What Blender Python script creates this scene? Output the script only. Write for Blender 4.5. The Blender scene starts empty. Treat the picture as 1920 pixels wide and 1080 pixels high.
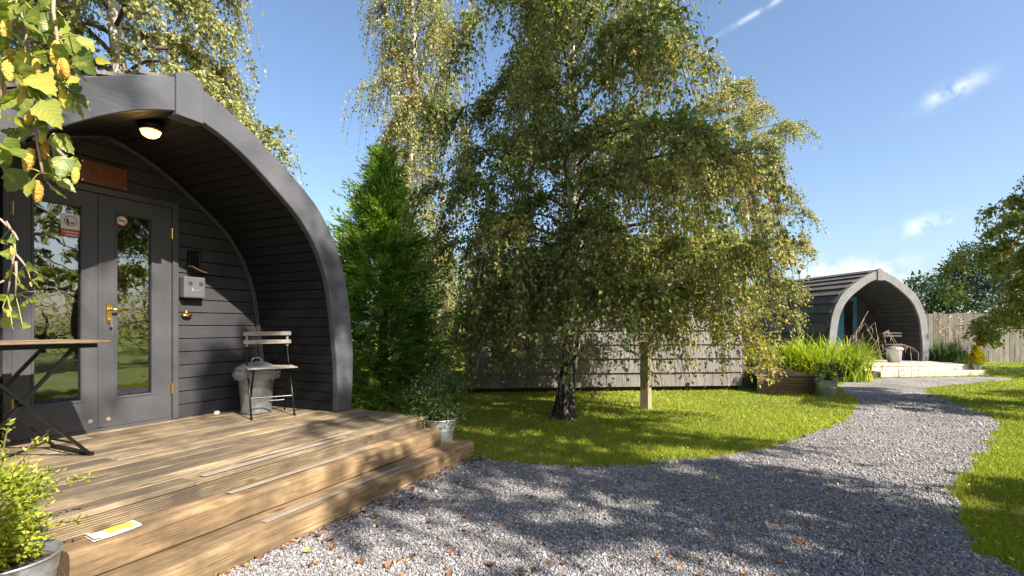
import bpy, bmesh, math, random
import numpy as np
from mathutils import Vector, Matrix, Euler

random.seed(7)
RNG = np.random.default_rng(7)
SC = bpy.context.scene
COL = SC.collection
R = math.radians
PI = math.pi

# ------------------------------------------------------------------ camera, sky, sun, exposure
F_PX, EYE, HOR_Y, CX = 930.0, 1.25, 612.0, 960.0      # focal length and horizon in 1920-wide pixels
cam_d = bpy.data.cameras.new('camera')
cam = bpy.data.objects.new('camera', cam_d)
COL.objects.link(cam)
cam.location = (0, 0, EYE)
cam.rotation_euler = (R(90), 0, 0)
cam_d.sensor_width = 36
cam_d.lens = F_PX / 1920 * 36
cam_d.shift_y = (HOR_Y - 540) / 1920
cam_d.clip_start = 0.05
cam_d.clip_end = 2000
SC.camera = cam

SUN_EL = R(39.0)
SUN_H = Vector((0.743, -0.669))                         # horizontal direction towards the sun
SUN_AZ = math.atan2(SUN_H.x, SUN_H.y)
world = bpy.data.worlds.new('World')
SC.world = world
world.use_nodes = True
wn = world.node_tree
wn.nodes.clear()
w_out = wn.nodes.new('ShaderNodeOutputWorld')
w_bg = wn.nodes.new('ShaderNodeBackground')
w_sky = wn.nodes.new('ShaderNodeTexSky')
w_sky.sky_type = 'NISHITA'
w_sky.sun_disc = False
w_sky.sun_elevation = SUN_EL
w_sky.sun_rotation = SUN_AZ
w_sky.air_density = 1.0
w_sky.dust_density = 2.0
w_sky.ozone_density = 2.8
w_bg.inputs['Strength'].default_value = 0.09
# a few thin wisps of cloud drawn by noise in the sky's own direction space
w_tc = wn.nodes.new('ShaderNodeTexCoord')
w_map = wn.nodes.new('ShaderNodeMapping')
w_map.inputs['Rotation'].default_value = (0, R(14), 0)
w_map.inputs['Location'].default_value = (0.32, 0.25, 0.1)
w_map.inputs['Scale'].default_value = (1.6, 1.6, 6.5)
w_no = wn.nodes.new('ShaderNodeTexNoise')
w_no.inputs['Scale'].default_value = 2.1
w_no.inputs['Detail'].default_value = 7
w_no.inputs['Roughness'].default_value = 0.55
w_rp = wn.nodes.new('ShaderNodeValToRGB')
w_rp.color_ramp.elements[0].position = 0.74
w_rp.color_ramp.elements[0].color = (0, 0, 0, 1)
w_rp.color_ramp.elements[1].position = 0.88
w_rp.color_ramp.elements[1].color = (0.85, 0.85, 0.85, 1)
w_mix = wn.nodes.new('ShaderNodeMixRGB')
w_mix.inputs['Color2'].default_value = (5.2, 5.4, 5.6, 1)
L = wn.links.new
L(w_tc.outputs['Generated'], w_map.inputs['Vector'])
L(w_map.outputs['Vector'], w_no.inputs['Vector'])
L(w_no.outputs['Fac'], w_rp.inputs['Fac'])
# three thin clouds low in the right-hand sky, ragged by a finer noise
w_nrm = wn.nodes.new('ShaderNodeVectorMath')
w_nrm.operation = 'NORMALIZE'
L(w_tc.outputs['Generated'], w_nrm.inputs[0])
w_n2 = wn.nodes.new('ShaderNodeTexNoise')
w_n2.inputs['Scale'].default_value = 30.0
w_n2.inputs['Detail'].default_value = 8
w_n2.inputs['Roughness'].default_value = 0.6
L(w_nrm.outputs['Vector'], w_n2.inputs['Vector'])
w_sum = None
for (cx_, cy_, wx, wz, roll, amt) in ((1785, 172, 0.034, 0.011, -0.30, 0.75), (1735, 420, 0.030, 0.010, -0.22, 1.0), (1590, 512, 0.075, 0.022, 0.0, 1.1), (1440, 12, 0.075, 0.004, -0.30, 0.5)):
    d = Vector(((cx_ - CX) / F_PX, 1.0, (HOR_Y - cy_) / F_PX)).normalized()
    sd = Vector((d.y, -d.x, 0)).normalized()
    upv = sd.cross(d)
    a_ = sd * math.cos(roll) - upv * math.sin(roll)
    b_ = sd * math.sin(roll) + upv * math.cos(roll)
    acc = None
    for v_, w_ in ((a_, wx), (b_, wz)):
        dt = wn.nodes.new('ShaderNodeVectorMath')
        dt.operation = 'DOT_PRODUCT'
        L(w_nrm.outputs['Vector'], dt.inputs[0])
        dt.inputs[1].default_value = v_
        sb_ = wn.nodes.new('ShaderNodeMath')
        sb_.operation = 'DIVIDE'
        sb_.inputs[1].default_value = w_
        L(dt.outputs['Value'], sb_.inputs[0])
        sq = wn.nodes.new('ShaderNodeMath')
        sq.operation = 'MULTIPLY'
        L(sb_.outputs['Value'], sq.inputs[0])
        L(sb_.outputs['Value'], sq.inputs[1])
        if acc is None:
            acc = sq
        else:
            ad = wn.nodes.new('ShaderNodeMath')
            L(acc.outputs['Value'], ad.inputs[0])
            L(sq.outputs['Value'], ad.inputs[1])
            acc = ad
    fw = wn.nodes.new('ShaderNodeVectorMath')
    fw.operation = 'DOT_PRODUCT'
    L(w_nrm.outputs['Vector'], fw.inputs[0])
    fw.inputs[1].default_value = d
    pos = wn.nodes.new('ShaderNodeMath')
    pos.operation = 'GREATER_THAN'
    pos.inputs[1].default_value = 0.0
    L(fw.outputs['Value'], pos.inputs[0])
    ng = wn.nodes.new('ShaderNodeMath')
    ng.operation = 'MULTIPLY'
    ng.inputs[1].default_value = -1.0
    L(acc.outputs['Value'], ng.inputs[0])
    ex_ = wn.nodes.new('ShaderNodeMath')
    ex_.operation = 'EXPONENT'
    L(ng.outputs['Value'], ex_.inputs[0])
    m1 = wn.nodes.new('ShaderNodeMath')
    m1.operation = 'MULTIPLY'
    L(ex_.outputs['Value'], m1.inputs[0])
    L(pos.outputs['Value'], m1.inputs[1])
    m2_ = wn.nodes.new('ShaderNodeMath')
    m2_.operation = 'MULTIPLY'
    m2_.inputs[1].default_value = amt
    L(m1.outputs['Value'], m2_.inputs[0])
    if w_sum is None:
        w_sum = m2_
    else:
        ad = wn.nodes.new('ShaderNodeMath')
        L(w_sum.outputs['Value'], ad.inputs[0])
        L(m2_.outputs['Value'], ad.inputs[1])
        w_sum = ad
w_r2 = wn.nodes.new('ShaderNodeMapRange')
w_r2.inputs['From Min'].default_value = 0.40
w_r2.inputs['From Max'].default_value = 0.62
L(w_n2.outputs['Fac'], w_r2.inputs['Value'])
w_m3 = wn.nodes.new('ShaderNodeMath')
w_m3.operation = 'MULTIPLY'
L(w_sum.outputs['Value'], w_m3.inputs[0])
L(w_r2.outputs['Result'], w_m3.inputs[1])
w_m4 = wn.nodes.new('ShaderNodeMath')
w_m4.use_clamp = True
L(w_m3.outputs['Value'], w_m4.inputs[0])
L(w_rp.outputs['Color'], w_m4.inputs[1])
L(w_m4.outputs['Value'], w_mix.inputs['Fac'])
L(w_sky.outputs['Color'], w_mix.inputs['Color1'])
L(w_mix.outputs['Color'], w_bg.inputs['Color'])
L(w_bg.outputs['Background'], w_out.inputs['Surface'])

sun_d = bpy.data.lights.new('sun', 'SUN')
sun_d.energy = 5.0
sun_d.angle = R(0.53)
sun_d.color = (1.0, 0.91, 0.77)
sun = bpy.data.objects.new('sun', sun_d)
COL.objects.link(sun)
to_sun = Vector((SUN_H.x * math.cos(SUN_EL), SUN_H.y * math.cos(SUN_EL), math.sin(SUN_EL)))
sun.rotation_euler = to_sun.to_track_quat('Z', 'Y').to_euler()

SC.view_settings.view_transform = 'Standard'
SC.view_settings.look = 'None'
SC.view_settings.gamma = 1.0
SC.view_settings.exposure = 1.47
SC.view_settings.use_curve_mapping = False
SC.cycles.max_bounces = 8
SC.cycles.transparent_max_bounces = 8


# ------------------------------------------------------------------ helpers
def at(x, y, Y):
    """world point seen at photo pixel (x, y) that stands Y metres in front of the camera"""
    return Vector(((x - CX) / F_PX * Y, Y, EYE + (HOR_Y - y) / F_PX * Y))


def ground_at(x, y, z=0.0):
    Y = F_PX * (EYE - z) / (y - HOR_Y)
    return Vector(((x - CX) / F_PX * Y, Y, z))


def tag(o, label=None, cat=None, group=None, kind=None):
    if label: o['label'] = label
    if cat: o['category'] = cat
    if group: o['group'] = group
    if kind: o['kind'] = kind
    return o


def empty(name, loc=(0, 0, 0), rz=0.0, label=None, cat=None, group=None):
    o = bpy.data.objects.new(name, None)
    COL.objects.link(o)
    o.location = loc
    o.rotation_euler = (0, 0, rz)
    o.empty_display_size = 0.1
    return tag(o, label, cat, group)


def link(name, me, mat=None, parent=None):
    if mat is not None and not me.materials:
        me.materials.append(mat)
    o = bpy.data.objects.new(name, me)
    COL.objects.link(o)
    if parent is not None:
        o.parent = parent
    return o


def np_mesh(name, V, F, smooth=False, attrs=None):
    """V (n,3) array, F (m,k) array of equal-sized faces"""
    V = np.asarray(V, dtype=np.float32)
    F = np.asarray(F, dtype=np.int32)
    me = bpy.data.meshes.new(name)
    k = F.shape[1]
    me.vertices.add(len(V))
    me.vertices.foreach_set('co', V.ravel())
    me.loops.add(F.size)
    me.loops.foreach_set('vertex_index', F.ravel())
    me.polygons.add(len(F))
    me.polygons.foreach_set('loop_start', np.arange(0, F.size, k, dtype=np.int32))
    if smooth:
        me.polygons.foreach_set('use_smooth', np.ones(len(F), dtype=bool))
    for nm, arr in (attrs or {}).items():
        a = me.attributes.new(nm, 'FLOAT', 'POINT')
        a.data.foreach_set('value', np.asarray(arr, dtype=np.float32))
    me.update(calc_edges=True)
    return me


class MB:
    """collects shapes of ONE part"""
    def __init__(self):
        self.v, self.f = [], []

    def add(self, V, F):
        b = len(self.v)
        self.v += [tuple(p) for p in V]
        self.f += [tuple(i + b for i in q) for q in F]
        return self

    def box(self, x0, x1, y0, y1, z0, z1, M=None):
        V = [Vector(p) for p in ((x0, y0, z0), (x1, y0, z0), (x1, y1, z0), (x0, y1, z0), (x0, y0, z1), (x1, y0, z1), (x1, y1, z1), (x0, y1, z1))]
        if M is not None: V = [M @ p for p in V]
        return self.add(V, [(0, 3, 2, 1), (4, 5, 6, 7), (0, 1, 5, 4), (1, 2, 6, 5), (2, 3, 7, 6), (3, 0, 4, 7)])

    def bar(self, a, b, w, h, up=(0, 0, 1)):
        a, b = Vector(a), Vector(b)
        d = (b - a).normalized()
        s = d.cross(Vector(up))
        if s.length < 1e-4: s = d.cross(Vector((1, 0, 0)))
        s.normalize()
        t = s.cross(d)
        s, t = s * w / 2, t * h / 2
        V = [p + q for p in (a, b) for q in (-s - t, s - t, s + t, -s + t)]
        return self.add(V, [(0, 3, 2, 1), (4, 5, 6, 7), (0, 1, 5, 4), (1, 2, 6, 5), (2, 3, 7, 6), (3, 0, 4, 7)])

    def tube(self, pts, rad, n=8, caps=True):
        pts = [Vector(p) for p in pts]
        if not hasattr(rad, '__len__'): rad = [rad] * len(pts)
        b = len(self.v)
        pd = None
        for i, p in enumerate(pts):
            d = (pts[min(i + 1, len(pts) - 1)] - pts[max(i - 1, 0)]).normalized()
            if pd is None:
                s = d.cross(Vector((0, 0, 1)))
                if s.length < 1e-3: s = d.cross(Vector((1, 0, 0)))
            else:
                s = pd - d * pd.dot(d)
            s.normalize()
            pd = s
            t = d.cross(s)
            for k in range(n):
                a = 2 * PI * k / n
                self.v.append(tuple(p + (s * math.cos(a) + t * math.sin(a)) * rad[i]))
        for i in range(len(pts) - 1):
            for k in range(n):
                k2 = (k + 1) % n
                self.f.append((b + i * n + k, b + i * n + k2, b + (i + 1) * n + k2, b + (i + 1) * n + k))
        if caps:
            self.f.append(tuple(b + k for k in range(n))[::-1])
            self.f.append(tuple(b + (len(pts) - 1) * n + k for k in range(n)))
        return self

    def lathe(self, prof, n=24, cap0=False, cap1=False, c=(0, 0)):
        b = len(self.v)
        for r, z in prof:
            for k in range(n):
                a = 2 * PI * k / n
                self.v.append((c[0] + r * math.cos(a), c[1] + r * math.sin(a), z))
        for i in range(len(prof) - 1):
            for k in range(n):
                k2 = (k + 1) % n
                self.f.append((b + i * n + k, b + i * n + k2, b + (i + 1) * n + k2, b + (i + 1) * n + k))
        if cap0: self.f.append(tuple(b + k for k in range(n))[::-1])
        if cap1: self.f.append(tuple(b + (len(prof) - 1) * n + k for k in range(n)))
        return self

    def prism(self, poly, y0, y1):
        """polygon in local x,z extruded along y"""
        n = len(poly)
        V = [(x, y0, z) for x, z in poly] + [(x, y1, z) for x, z in poly]
        F = [tuple(range(n)), tuple(range(2 * n - 1, n - 1, -1))]
        F += [(i, i + n, (i + 1) % n + n, (i + 1) % n) for i in range(n)]
        return self.add(V, F)

    def build(self, name, mat, parent=None, smooth=False, bevel=0.0, seg=1):
        me = bpy.data.meshes.new(name)
        me.from_pydata(self.v, [], self.f)
        bm = bmesh.new()
        bm.from_mesh(me)
        bmesh.ops.recalc_face_normals(bm, faces=bm.faces)
        if bevel:
            es = [e for e in bm.edges if len(e.link_faces) == 2 and e.calc_face_angle(0) > 0.5]
            bmesh.ops.bevel(bm, geom=es, offset=bevel, segments=seg, affect='EDGES', profile=0.6, clamp_overlap=True)
        bm.to_mesh(me)
        bm.free()
        if smooth:
            me.polygons.foreach_set('use_smooth', [True] * len(me.polygons))
        me.update()
        return link(name, me, mat, parent)


def share(o, name=None, parent=None):
    c = o.copy()
    if name: c.name = name
    COL.objects.link(c)
    c.parent = parent if parent is not None else o.parent
    return c


# ------------------------------------------------------------------ materials
def new_mat(name):
    m = bpy.data.materials.new(name)
    m.use_nodes = True
    nt = m.node_tree
    return m, nt, nt.nodes['Principled BSDF'], nt.nodes['Material Output']


def nd(nt, typ, **kw):
    n = nt.nodes.new(typ)
    for k, v in kw.items():
        if k in n.inputs: n.inputs[k].default_value = v
        else: setattr(n, k, v)
    return n


def ramp(nt, stops, interp='LINEAR'):
    n = nt.nodes.new('ShaderNodeValToRGB')
    cr = n.color_ramp
    cr.interpolation = interp
    while len(cr.elements) < len(stops): cr.elements.new(0.5)
    for e, (p, c) in zip(cr.elements, stops):
        e.position = p
        e.color = (*c, 1) if len(c) == 3 else c
    return n


def simple(name, col, rough=0.6, metal=0.0, bump=0.0, bscale=60, var=0.15, nscale=6.0, spec=0.5):
    m, nt, p, o = new_mat(name)
    tc = nd(nt, 'ShaderNodeTexCoord')
    no = nd(nt, 'ShaderNodeTexNoise', Scale=nscale, Detail=5.0)
    nt.links.new(tc.outputs['Object'], no.inputs['Vector'])
    rp = ramp(nt, [(0.3, tuple(c * (1 - var) for c in col)), (0.7, tuple(min(1, c * (1 + var)) for c in col))])
    nt.links.new(no.outputs['Fac'], rp.inputs['Fac'])
    nt.links.new(rp.outputs['Color'], p.inputs['Base Color'])
    p.inputs['Roughness'].default_value = rough
    p.inputs['Metallic'].default_value = metal
    p.inputs['Specular IOR Level'].default_value = spec
    if bump:
        n2 = nd(nt, 'ShaderNodeTexNoise', Scale=bscale, Detail=4.0)
        nt.links.new(tc.outputs['Object'], n2.inputs['Vector'])
        b = nd(nt, 'ShaderNodeBump', Strength=bump, Distance=0.01)
        nt.links.new(n2.outputs['Fac'], b.inputs['Height'])
        nt.links.new(b.outputs['Normal'], p.inputs['Normal'])
    return m


def wood(name, cols, stretch=(1.2, 16, 16), rough=0.7, bump=0.35, groove=0, objvar=0.25, knots=True, spec=0.3, axis='X', dirt=0.0):
    """weathered timber: long grain, per-board tint, knots; groove = ridges per metre across the board"""
    m, nt, p, o = new_mat(name)
    lk = nt.links.new
    tc = nd(nt, 'ShaderNodeTexCoord')
    oi = nd(nt, 'ShaderNodeObjectInfo')
    off = nd(nt, 'ShaderNodeVectorMath', operation='ADD')
    sc_ = nd(nt, 'ShaderNodeVectorMath', operation='SCALE')
    sc_.inputs['Scale'].default_value = 37.0
    cmb = nd(nt, 'ShaderNodeCombineXYZ')
    for k in 'XYZ': lk(oi.outputs['Random'], cmb.inputs[k])
    lk(cmb.outputs['Vector'], sc_.inputs[0])
    lk(tc.outputs['Object'], off.inputs[0])
    lk(sc_.outputs['Vector'], off.inputs[1])
    mp = nd(nt, 'ShaderNodeMapping')
    mp.inputs['Scale'].default_value = stretch
    lk(off.outputs['Vector'], mp.inputs['Vector'])
    n1 = nd(nt, 'ShaderNodeTexNoise', Scale=2.2, Detail=8.0, Roughness=0.62, Distortion=0.6)
    lk(mp.outputs['Vector'], n1.inputs['Vector'])
    rp = ramp(nt, [(0.28, cols[0]), (0.5, cols[1]), (0.74, cols[2])])
    lk(n1.outputs['Fac'], rp.inputs['Fac'])
    mpf = nd(nt, 'ShaderNodeMapping')
    mpf.inputs['Scale'].default_value = tuple(q * (2.0 if q < 4 else 5.5) for q in stretch)
    lk(off.outputs['Vector'], mpf.inputs['Vector'])
    nf = nd(nt, 'ShaderNodeTexNoise', Scale=2.0, Detail=6.0, Roughness=0.7, Distortion=0.3)
    lk(mpf.outputs['Vector'], nf.inputs['Vector'])
    nfr = ramp(nt, [(0.34, (0.28, 0.26, 0.25)), (0.45, (0.85, 0.84, 0.83)), (0.52, (1, 1, 1)), (0.75, (1.25, 1.22, 1.17))])
    lk(nf.outputs['Fac'], nfr.inputs['Fac'])
    fine = nd(nt, 'ShaderNodeMixRGB', blend_type='MULTIPLY', Fac=0.95)
    lk(rp.outputs['Color'], fine.inputs['Color1'])
    lk(nfr.outputs['Color'], fine.inputs['Color2'])
    big = nd(nt, 'ShaderNodeTexNoise', Scale=2.6, Detail=3.0)
    lk(off.outputs['Vector'], big.inputs['Vector'])
    bigr = ramp(nt, [(0.3, (1 - objvar,) * 3), (0.72, (1 + objvar * 0.5,) * 3)])
    lk(big.outputs['Fac'], bigr.inputs['Fac'])
    mul = nd(nt, 'ShaderNodeMixRGB', blend_type='MULTIPLY', Fac=1.0)
    lk(fine.outputs['Color'], mul.inputs['Color1'])
    lk(bigr.outputs['Color'], mul.inputs['Color2'])
    hsv = nd(nt, 'ShaderNodeHueSaturation')
    mr = nd(nt, 'ShaderNodeMapRange')
    mr.inputs['To Min'].default_value = 1 - objvar
    mr.inputs['To Max'].default_value = 1 + objvar * 0.6
    lk(oi.outputs['Random'], mr.inputs['Value'])
    lk(mr.outputs['Result'], hsv.inputs['Value'])
    lk(mul.outputs['Color'], hsv.inputs['Color'])
    last = hsv.outputs['Color']
    if knots:
        mk = nd(nt, 'ShaderNodeMapping')
        mk.inputs['Scale'].default_value = tuple(s / 4.0 if s > 4 else s * 1.4 for s in stretch)
        lk(off.outputs['Vector'], mk.inputs['Vector'])
        vo = nd(nt, 'ShaderNodeTexVoronoi', Scale=2.3)
        lk(mk.outputs['Vector'], vo.inputs['Vector'])
        kr = ramp(nt, [(0.06, (0.26, 0.17, 0.11)), (0.13, (0.6, 0.5, 0.42)), (0.2, (1, 1, 1))])
        lk(vo.outputs['Distance'], kr.inputs['Fac'])
        m2 = nd(nt, 'ShaderNodeMixRGB', blend_type='MULTIPLY', Fac=0.75)
        lk(last, m2.inputs['Color1'])
        lk(kr.outputs['Color'], m2.inputs['Color2'])
        last = m2.outputs['Color']
    if dirt:
        dn = nd(nt, 'ShaderNodeTexNoise', Scale=1.7, Detail=6.0, Roughness=0.6)
        lk(off.outputs['Vector'], dn.inputs['Vector'])
        dr = ramp(nt, [(0.42, (0, 0, 0)), (0.62, (1, 1, 1))])
        lk(dn.outputs['Fac'], dr.inputs['Fac'])
        dm = nd(nt, 'ShaderNodeMath', operation='MULTIPLY')
        dm.inputs[1].default_value = dirt
        lk(dr.outputs['Color'], dm.inputs[0])
        m3 = nd(nt, 'ShaderNodeMixRGB', blend_type='MIX')
        m3.inputs['Color2'].default_value = (cols[0][0] * 0.55, cols[0][1] * 0.6, cols[0][2] * 0.7, 1)
        lk(dm.outputs['Value'], m3.inputs['Fac'])
        lk(last, m3.inputs['Color1'])
        last = m3.outputs['Color']
    lk(last, p.inputs['Base Color'])
    p.inputs['Roughness'].default_value = rough
    p.inputs['Specular IOR Level'].default_value = spec
    hadd = nd(nt, 'ShaderNodeMath', operation='ADD')
    lk(n1.outputs['Fac'], hadd.inputs[0])
    lk(nf.outputs['Fac'], hadd.inputs[1])
    h = hadd.outputs['Value']
    if groove:
        wv = nd(nt, 'ShaderNodeTexWave', wave_type='BANDS', bands_direction='Y', Scale=groove * 6.2832 / 20)
        wv.wave_profile = 'SIN'
        lk(tc.outputs['Object'], wv.inputs['Vector'])
        ad = nd(nt, 'ShaderNodeMath', operation='MULTIPLY_ADD')
        ad.inputs[1].default_value = 1.4
        lk(wv.outputs['Fac'], ad.inputs[0])
        lk(h, ad.inputs[2])
        h = ad.outputs['Value']
    b = nd(nt, 'ShaderNodeBump', Strength=bump, Distance=0.004)
    lk(h, b.inputs['Height'])
    lk(b.outputs['Normal'], p.inputs['Normal'])
    return m


def leaf_mat(name, stops, trans=0.35, rough=0.5, patch=None, patch_scale=1.2, patch_range=(0.5, 0.66)):
    """leaf: colour by each leaf's own random value, part of the light passes through"""
    m, nt, p, o = new_mat(name)
    lk = nt.links.new
    at_ = nd(nt, 'ShaderNodeAttribute', attribute_name='rnd')
    rp = ramp(nt, stops)
    lk(at_.outputs['Fac'], rp.inputs['Fac'])
    col = rp.outputs['Color']
    if patch:
        tc = nd(nt, 'ShaderNodeTexCoord')
        no = nd(nt, 'ShaderNodeTexNoise', Scale=patch_scale, Detail=2.0)
        lk(tc.outputs['Object'], no.inputs['Vector'])
        pr = ramp(nt, [(patch_range[0], (0, 0, 0)), (patch_range[1], (1, 1, 1))])
        lk(no.outputs['Fac'], pr.inputs['Fac'])
        rp2 = ramp(nt, patch)
        lk(at_.outputs['Fac'], rp2.inputs['Fac'])
        mx = nd(nt, 'ShaderNodeMixRGB')
        lk(pr.outputs['Color'], mx.inputs['Fac'])
        lk(col, mx.inputs['Color1'])
        lk(rp2.outputs['Color'], mx.inputs['Color2'])
        col = mx.outputs['Color']
    lk(col, p.inputs['Base Color'])
    p.inputs['Roughness'].default_value = rough
    p.inputs['Specular IOR Level'].default_value = 0.4
    tr = nd(nt, 'ShaderNodeBsdfTranslucent')
    hs = nd(nt, 'ShaderNodeHueSaturation', Saturation=1.15, Value=1.5)
    lk(col, hs.inputs['Color'])
    lk(hs.outputs['Color'], tr.inputs['Color'])
    ms = nd(nt, 'ShaderNodeMixShader', Fac=trans)
    lk(p.outputs['BSDF'], ms.inputs[1])
    lk(tr.outputs['BSDF'], ms.inputs[2])
    lk(ms.outputs['Shader'], o.inputs['Surface'])
    return m


def attr_mat(name, stops, rough=0.85, spec=0.3, bump=0.0):
    m, nt, p, o = new_mat(name)
    a = nd(nt, 'ShaderNodeAttribute', attribute_name='rnd')
    rp = ramp(nt, stops)
    nt.links.new(a.outputs['Fac'], rp.inputs['Fac'])
    nt.links.new(rp.outputs['Color'], p.inputs['Base Color'])
    p.inputs['Roughness'].default_value = rough
    p.inputs['Specular IOR Level'].default_value = spec
    return m


M = {}
# charcoal paint over timber
def paint(name, col, rough=0.5, grain=(1.5, 30, 30), wear=0.0):
    m, nt, p, o = new_mat(name)
    lk = nt.links.new
    tc = nd(nt, 'ShaderNodeTexCoord')
    mp = nd(nt, 'ShaderNodeMapping')
    mp.inputs['Scale'].default_value = grain
    lk(tc.outputs['Object'], mp.inputs['Vector'])
    n1 = nd(nt, 'ShaderNodeTexNoise', Scale=2.5, Detail=6.0)
    lk(mp.outputs['Vector'], n1.inputs['Vector'])
    n2 = nd(nt, 'ShaderNodeTexNoise', Scale=3.5, Detail=5.0)
    lk(tc.outputs['Object'], n2.inputs['Vector'])
    rp = ramp(nt, [(0.3, tuple(c * 0.82 for c in col)), (0.7, tuple(c * 1.2 for c in col))])
    lk(n2.outputs['Fac'], rp.inputs['Fac'])
    last = rp.outputs['Color']
    if wear:
        n3 = nd(nt, 'ShaderNodeTexNoise', Scale=38.0, Detail=3.0)
        lk(mp.outputs['Vector'], n3.inputs['Vector'])
        wr = ramp(nt, [(0.70, (0, 0, 0)), (0.76, (wear,) * 3)])
        lk(n3.outputs['Fac'], wr.inputs['Fac'])
        mx = nd(nt, 'ShaderNodeMixRGB')
        mx.inputs['Color2'].default_value = (0.3, 0.28, 0.25, 1)
        lk(wr.outputs['Color'], mx.inputs['Fac'])
        lk(last, mx.inputs['Color1'])
        last = mx.outputs['Color']
    lk(last, p.inputs['Base Color'])
    rr = nd(nt, 'ShaderNodeMapRange')
    rr.inputs['To Min'].default_value = rough - 0.1
    rr.inputs['To Max'].default_value = rough + 0.15
    lk(n2.outputs['Fac'], rr.inputs['Value'])
    lk(rr.outputs['Result'], p.inputs['Roughness'])
    p.inputs['Specular IOR Level'].default_value = 0.3
    b = nd(nt, 'ShaderNodeBump', Strength=0.6, Distance=0.004)
    lk(n1.outputs['Fac'], b.inputs['Height'])
    lk(b.outputs['Normal'], p.inputs['Normal'])
    return m


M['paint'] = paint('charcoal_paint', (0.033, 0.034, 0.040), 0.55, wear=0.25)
M['door_paint'] = paint('door_paint', (0.060, 0.061, 0.070), 0.42, grain=(30, 30, 1.5))
M['fascia_paint'] = paint('fascia_paint', (0.080, 0.083, 0.095), 0.5, grain=(2, 25, 25), wear=0.4)
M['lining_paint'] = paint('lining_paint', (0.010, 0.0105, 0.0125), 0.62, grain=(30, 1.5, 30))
M['fascia_grey'] = paint('fascia_grey', (0.145, 0.148, 0.154), 0.6, wear=0.3)
M['dark_board'] = paint('dark_lining', (0.05, 0.05, 0.055), 0.6)
M['black_metal'] = simple('black_metal', (0.014, 0.014, 0.015), 0.35, 0.6)
M['brass'] = simple('brass', (0.72, 0.45, 0.14), 0.28, 1.0, var=0.1)
M['steel'] = simple('steel', (0.6, 0.6, 0.6), 0.3, 1.0)
M['white'] = simple('white_print', (0.62, 0.6, 0.6), 0.5, var=0.05)
M['red'] = simple('red_print', (0.33, 0.05, 0.045), 0.5, var=0.08)
M['ink'] = simple('dark_print', (0.03, 0.03, 0.04), 0.5)
M['grey_plastic'] = simple('grey_enamel', (0.085, 0.088, 0.096), 0.4, var=0.1, bump=0.1)
M['deck'] = wood('deck_boards', [(0.13, 0.095, 0.064), (0.30, 0.228, 0.142), (0.48, 0.385, 0.26)], groove=60, rough=0.85, bump=1.0, objvar=0.34, dirt=0.85)
M['sleeper'] = wood('sleeper_timber', [(0.15, 0.095, 0.05), (0.33, 0.225, 0.122), (0.49, 0.37, 0.225)], stretch=(0.9, 11, 11), rough=0.85, bump=0.8, objvar=0.25, dirt=0.8)
M['deck_dark'] = wood('deck_dark', [(0.10, 0.062, 0.035), (0.19, 0.122, 0.07), (0.28, 0.19, 0.11)], groove=0, objvar=0.2)
M['deck_pale'] = wood('deck_pale', [(0.36, 0.32, 0.26), (0.50, 0.455, 0.385), (0.60, 0.56, 0.49)], objvar=0.1)
M['grip'] = simple('grip_strip', (0.25, 0.215, 0.175), 0.9, bump=0.5, bscale=300)
M['slat_wood'] = wood('bleached_slat', [(0.24, 0.20, 0.18), (0.34, 0.295, 0.27), (0.44, 0.39, 0.36)], objvar=0.1, knots=False)
M['table_wood'] = wood('table_wood', [(0.12, 0.08, 0.055), (0.22, 0.155, 0.105), (0.30, 0.22, 0.15)], objvar=0.15, knots=False)
M['fence'] = wood('fence_timber', [(0.13, 0.115, 0.10), (0.215, 0.195, 0.175), (0.29, 0.265, 0.24)], stretch=(16, 16, 0.9), objvar=0.22, knots=True)
M['post'] = wood('post_timber', [(0.17, 0.14, 0.09), (0.30, 0.25, 0.165), (0.40, 0.34, 0.23)], stretch=(14, 14, 1.0), objvar=0.1)
M['shingle'] = wood('shingle', [(0.115, 0.104, 0.102), (0.185, 0.17, 0.167), (0.25, 0.232, 0.228)], stretch=(14, 14, 1.6), objvar=0.06, knots=False, rough=0.85, dirt=0.2)
M['shingle_dark'] = wood('shingle_dark', [(0.065, 0.060, 0.055), (0.105, 0.098, 0.090), (0.16, 0.15, 0.138)], stretch=(14, 14, 1.6), objvar=0.25, knots=False, rough=0.9, dirt=0.3)
M['skid'] = simple('skid_timber', (0.05, 0.024, 0.016), 0.8)
M['soil'] = simple('potting_soil', (0.055, 0.034, 0.022), 0.95, bump=0.8, bscale=90, var=0.4, nscale=40)
M['sign_orange'] = simple('sign_orange', (0.11, 0.03, 0.012), 0.5, var=0.2)
M['sign_red'] = simple('sign_red', (0.42, 0.03, 0.025), 0.5)
M['curtain'] = simple('blue_curtain', (0.04, 0.16, 0.26), 0.8, var=0.2)
M['cream'] = simple('cream', (0.55, 0.5, 0.42), 0.7)
M['roof_tile'] = simple('roof_tile', (0.32, 0.22, 0.16), 0.8, bump=0.5, bscale=30)


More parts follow.
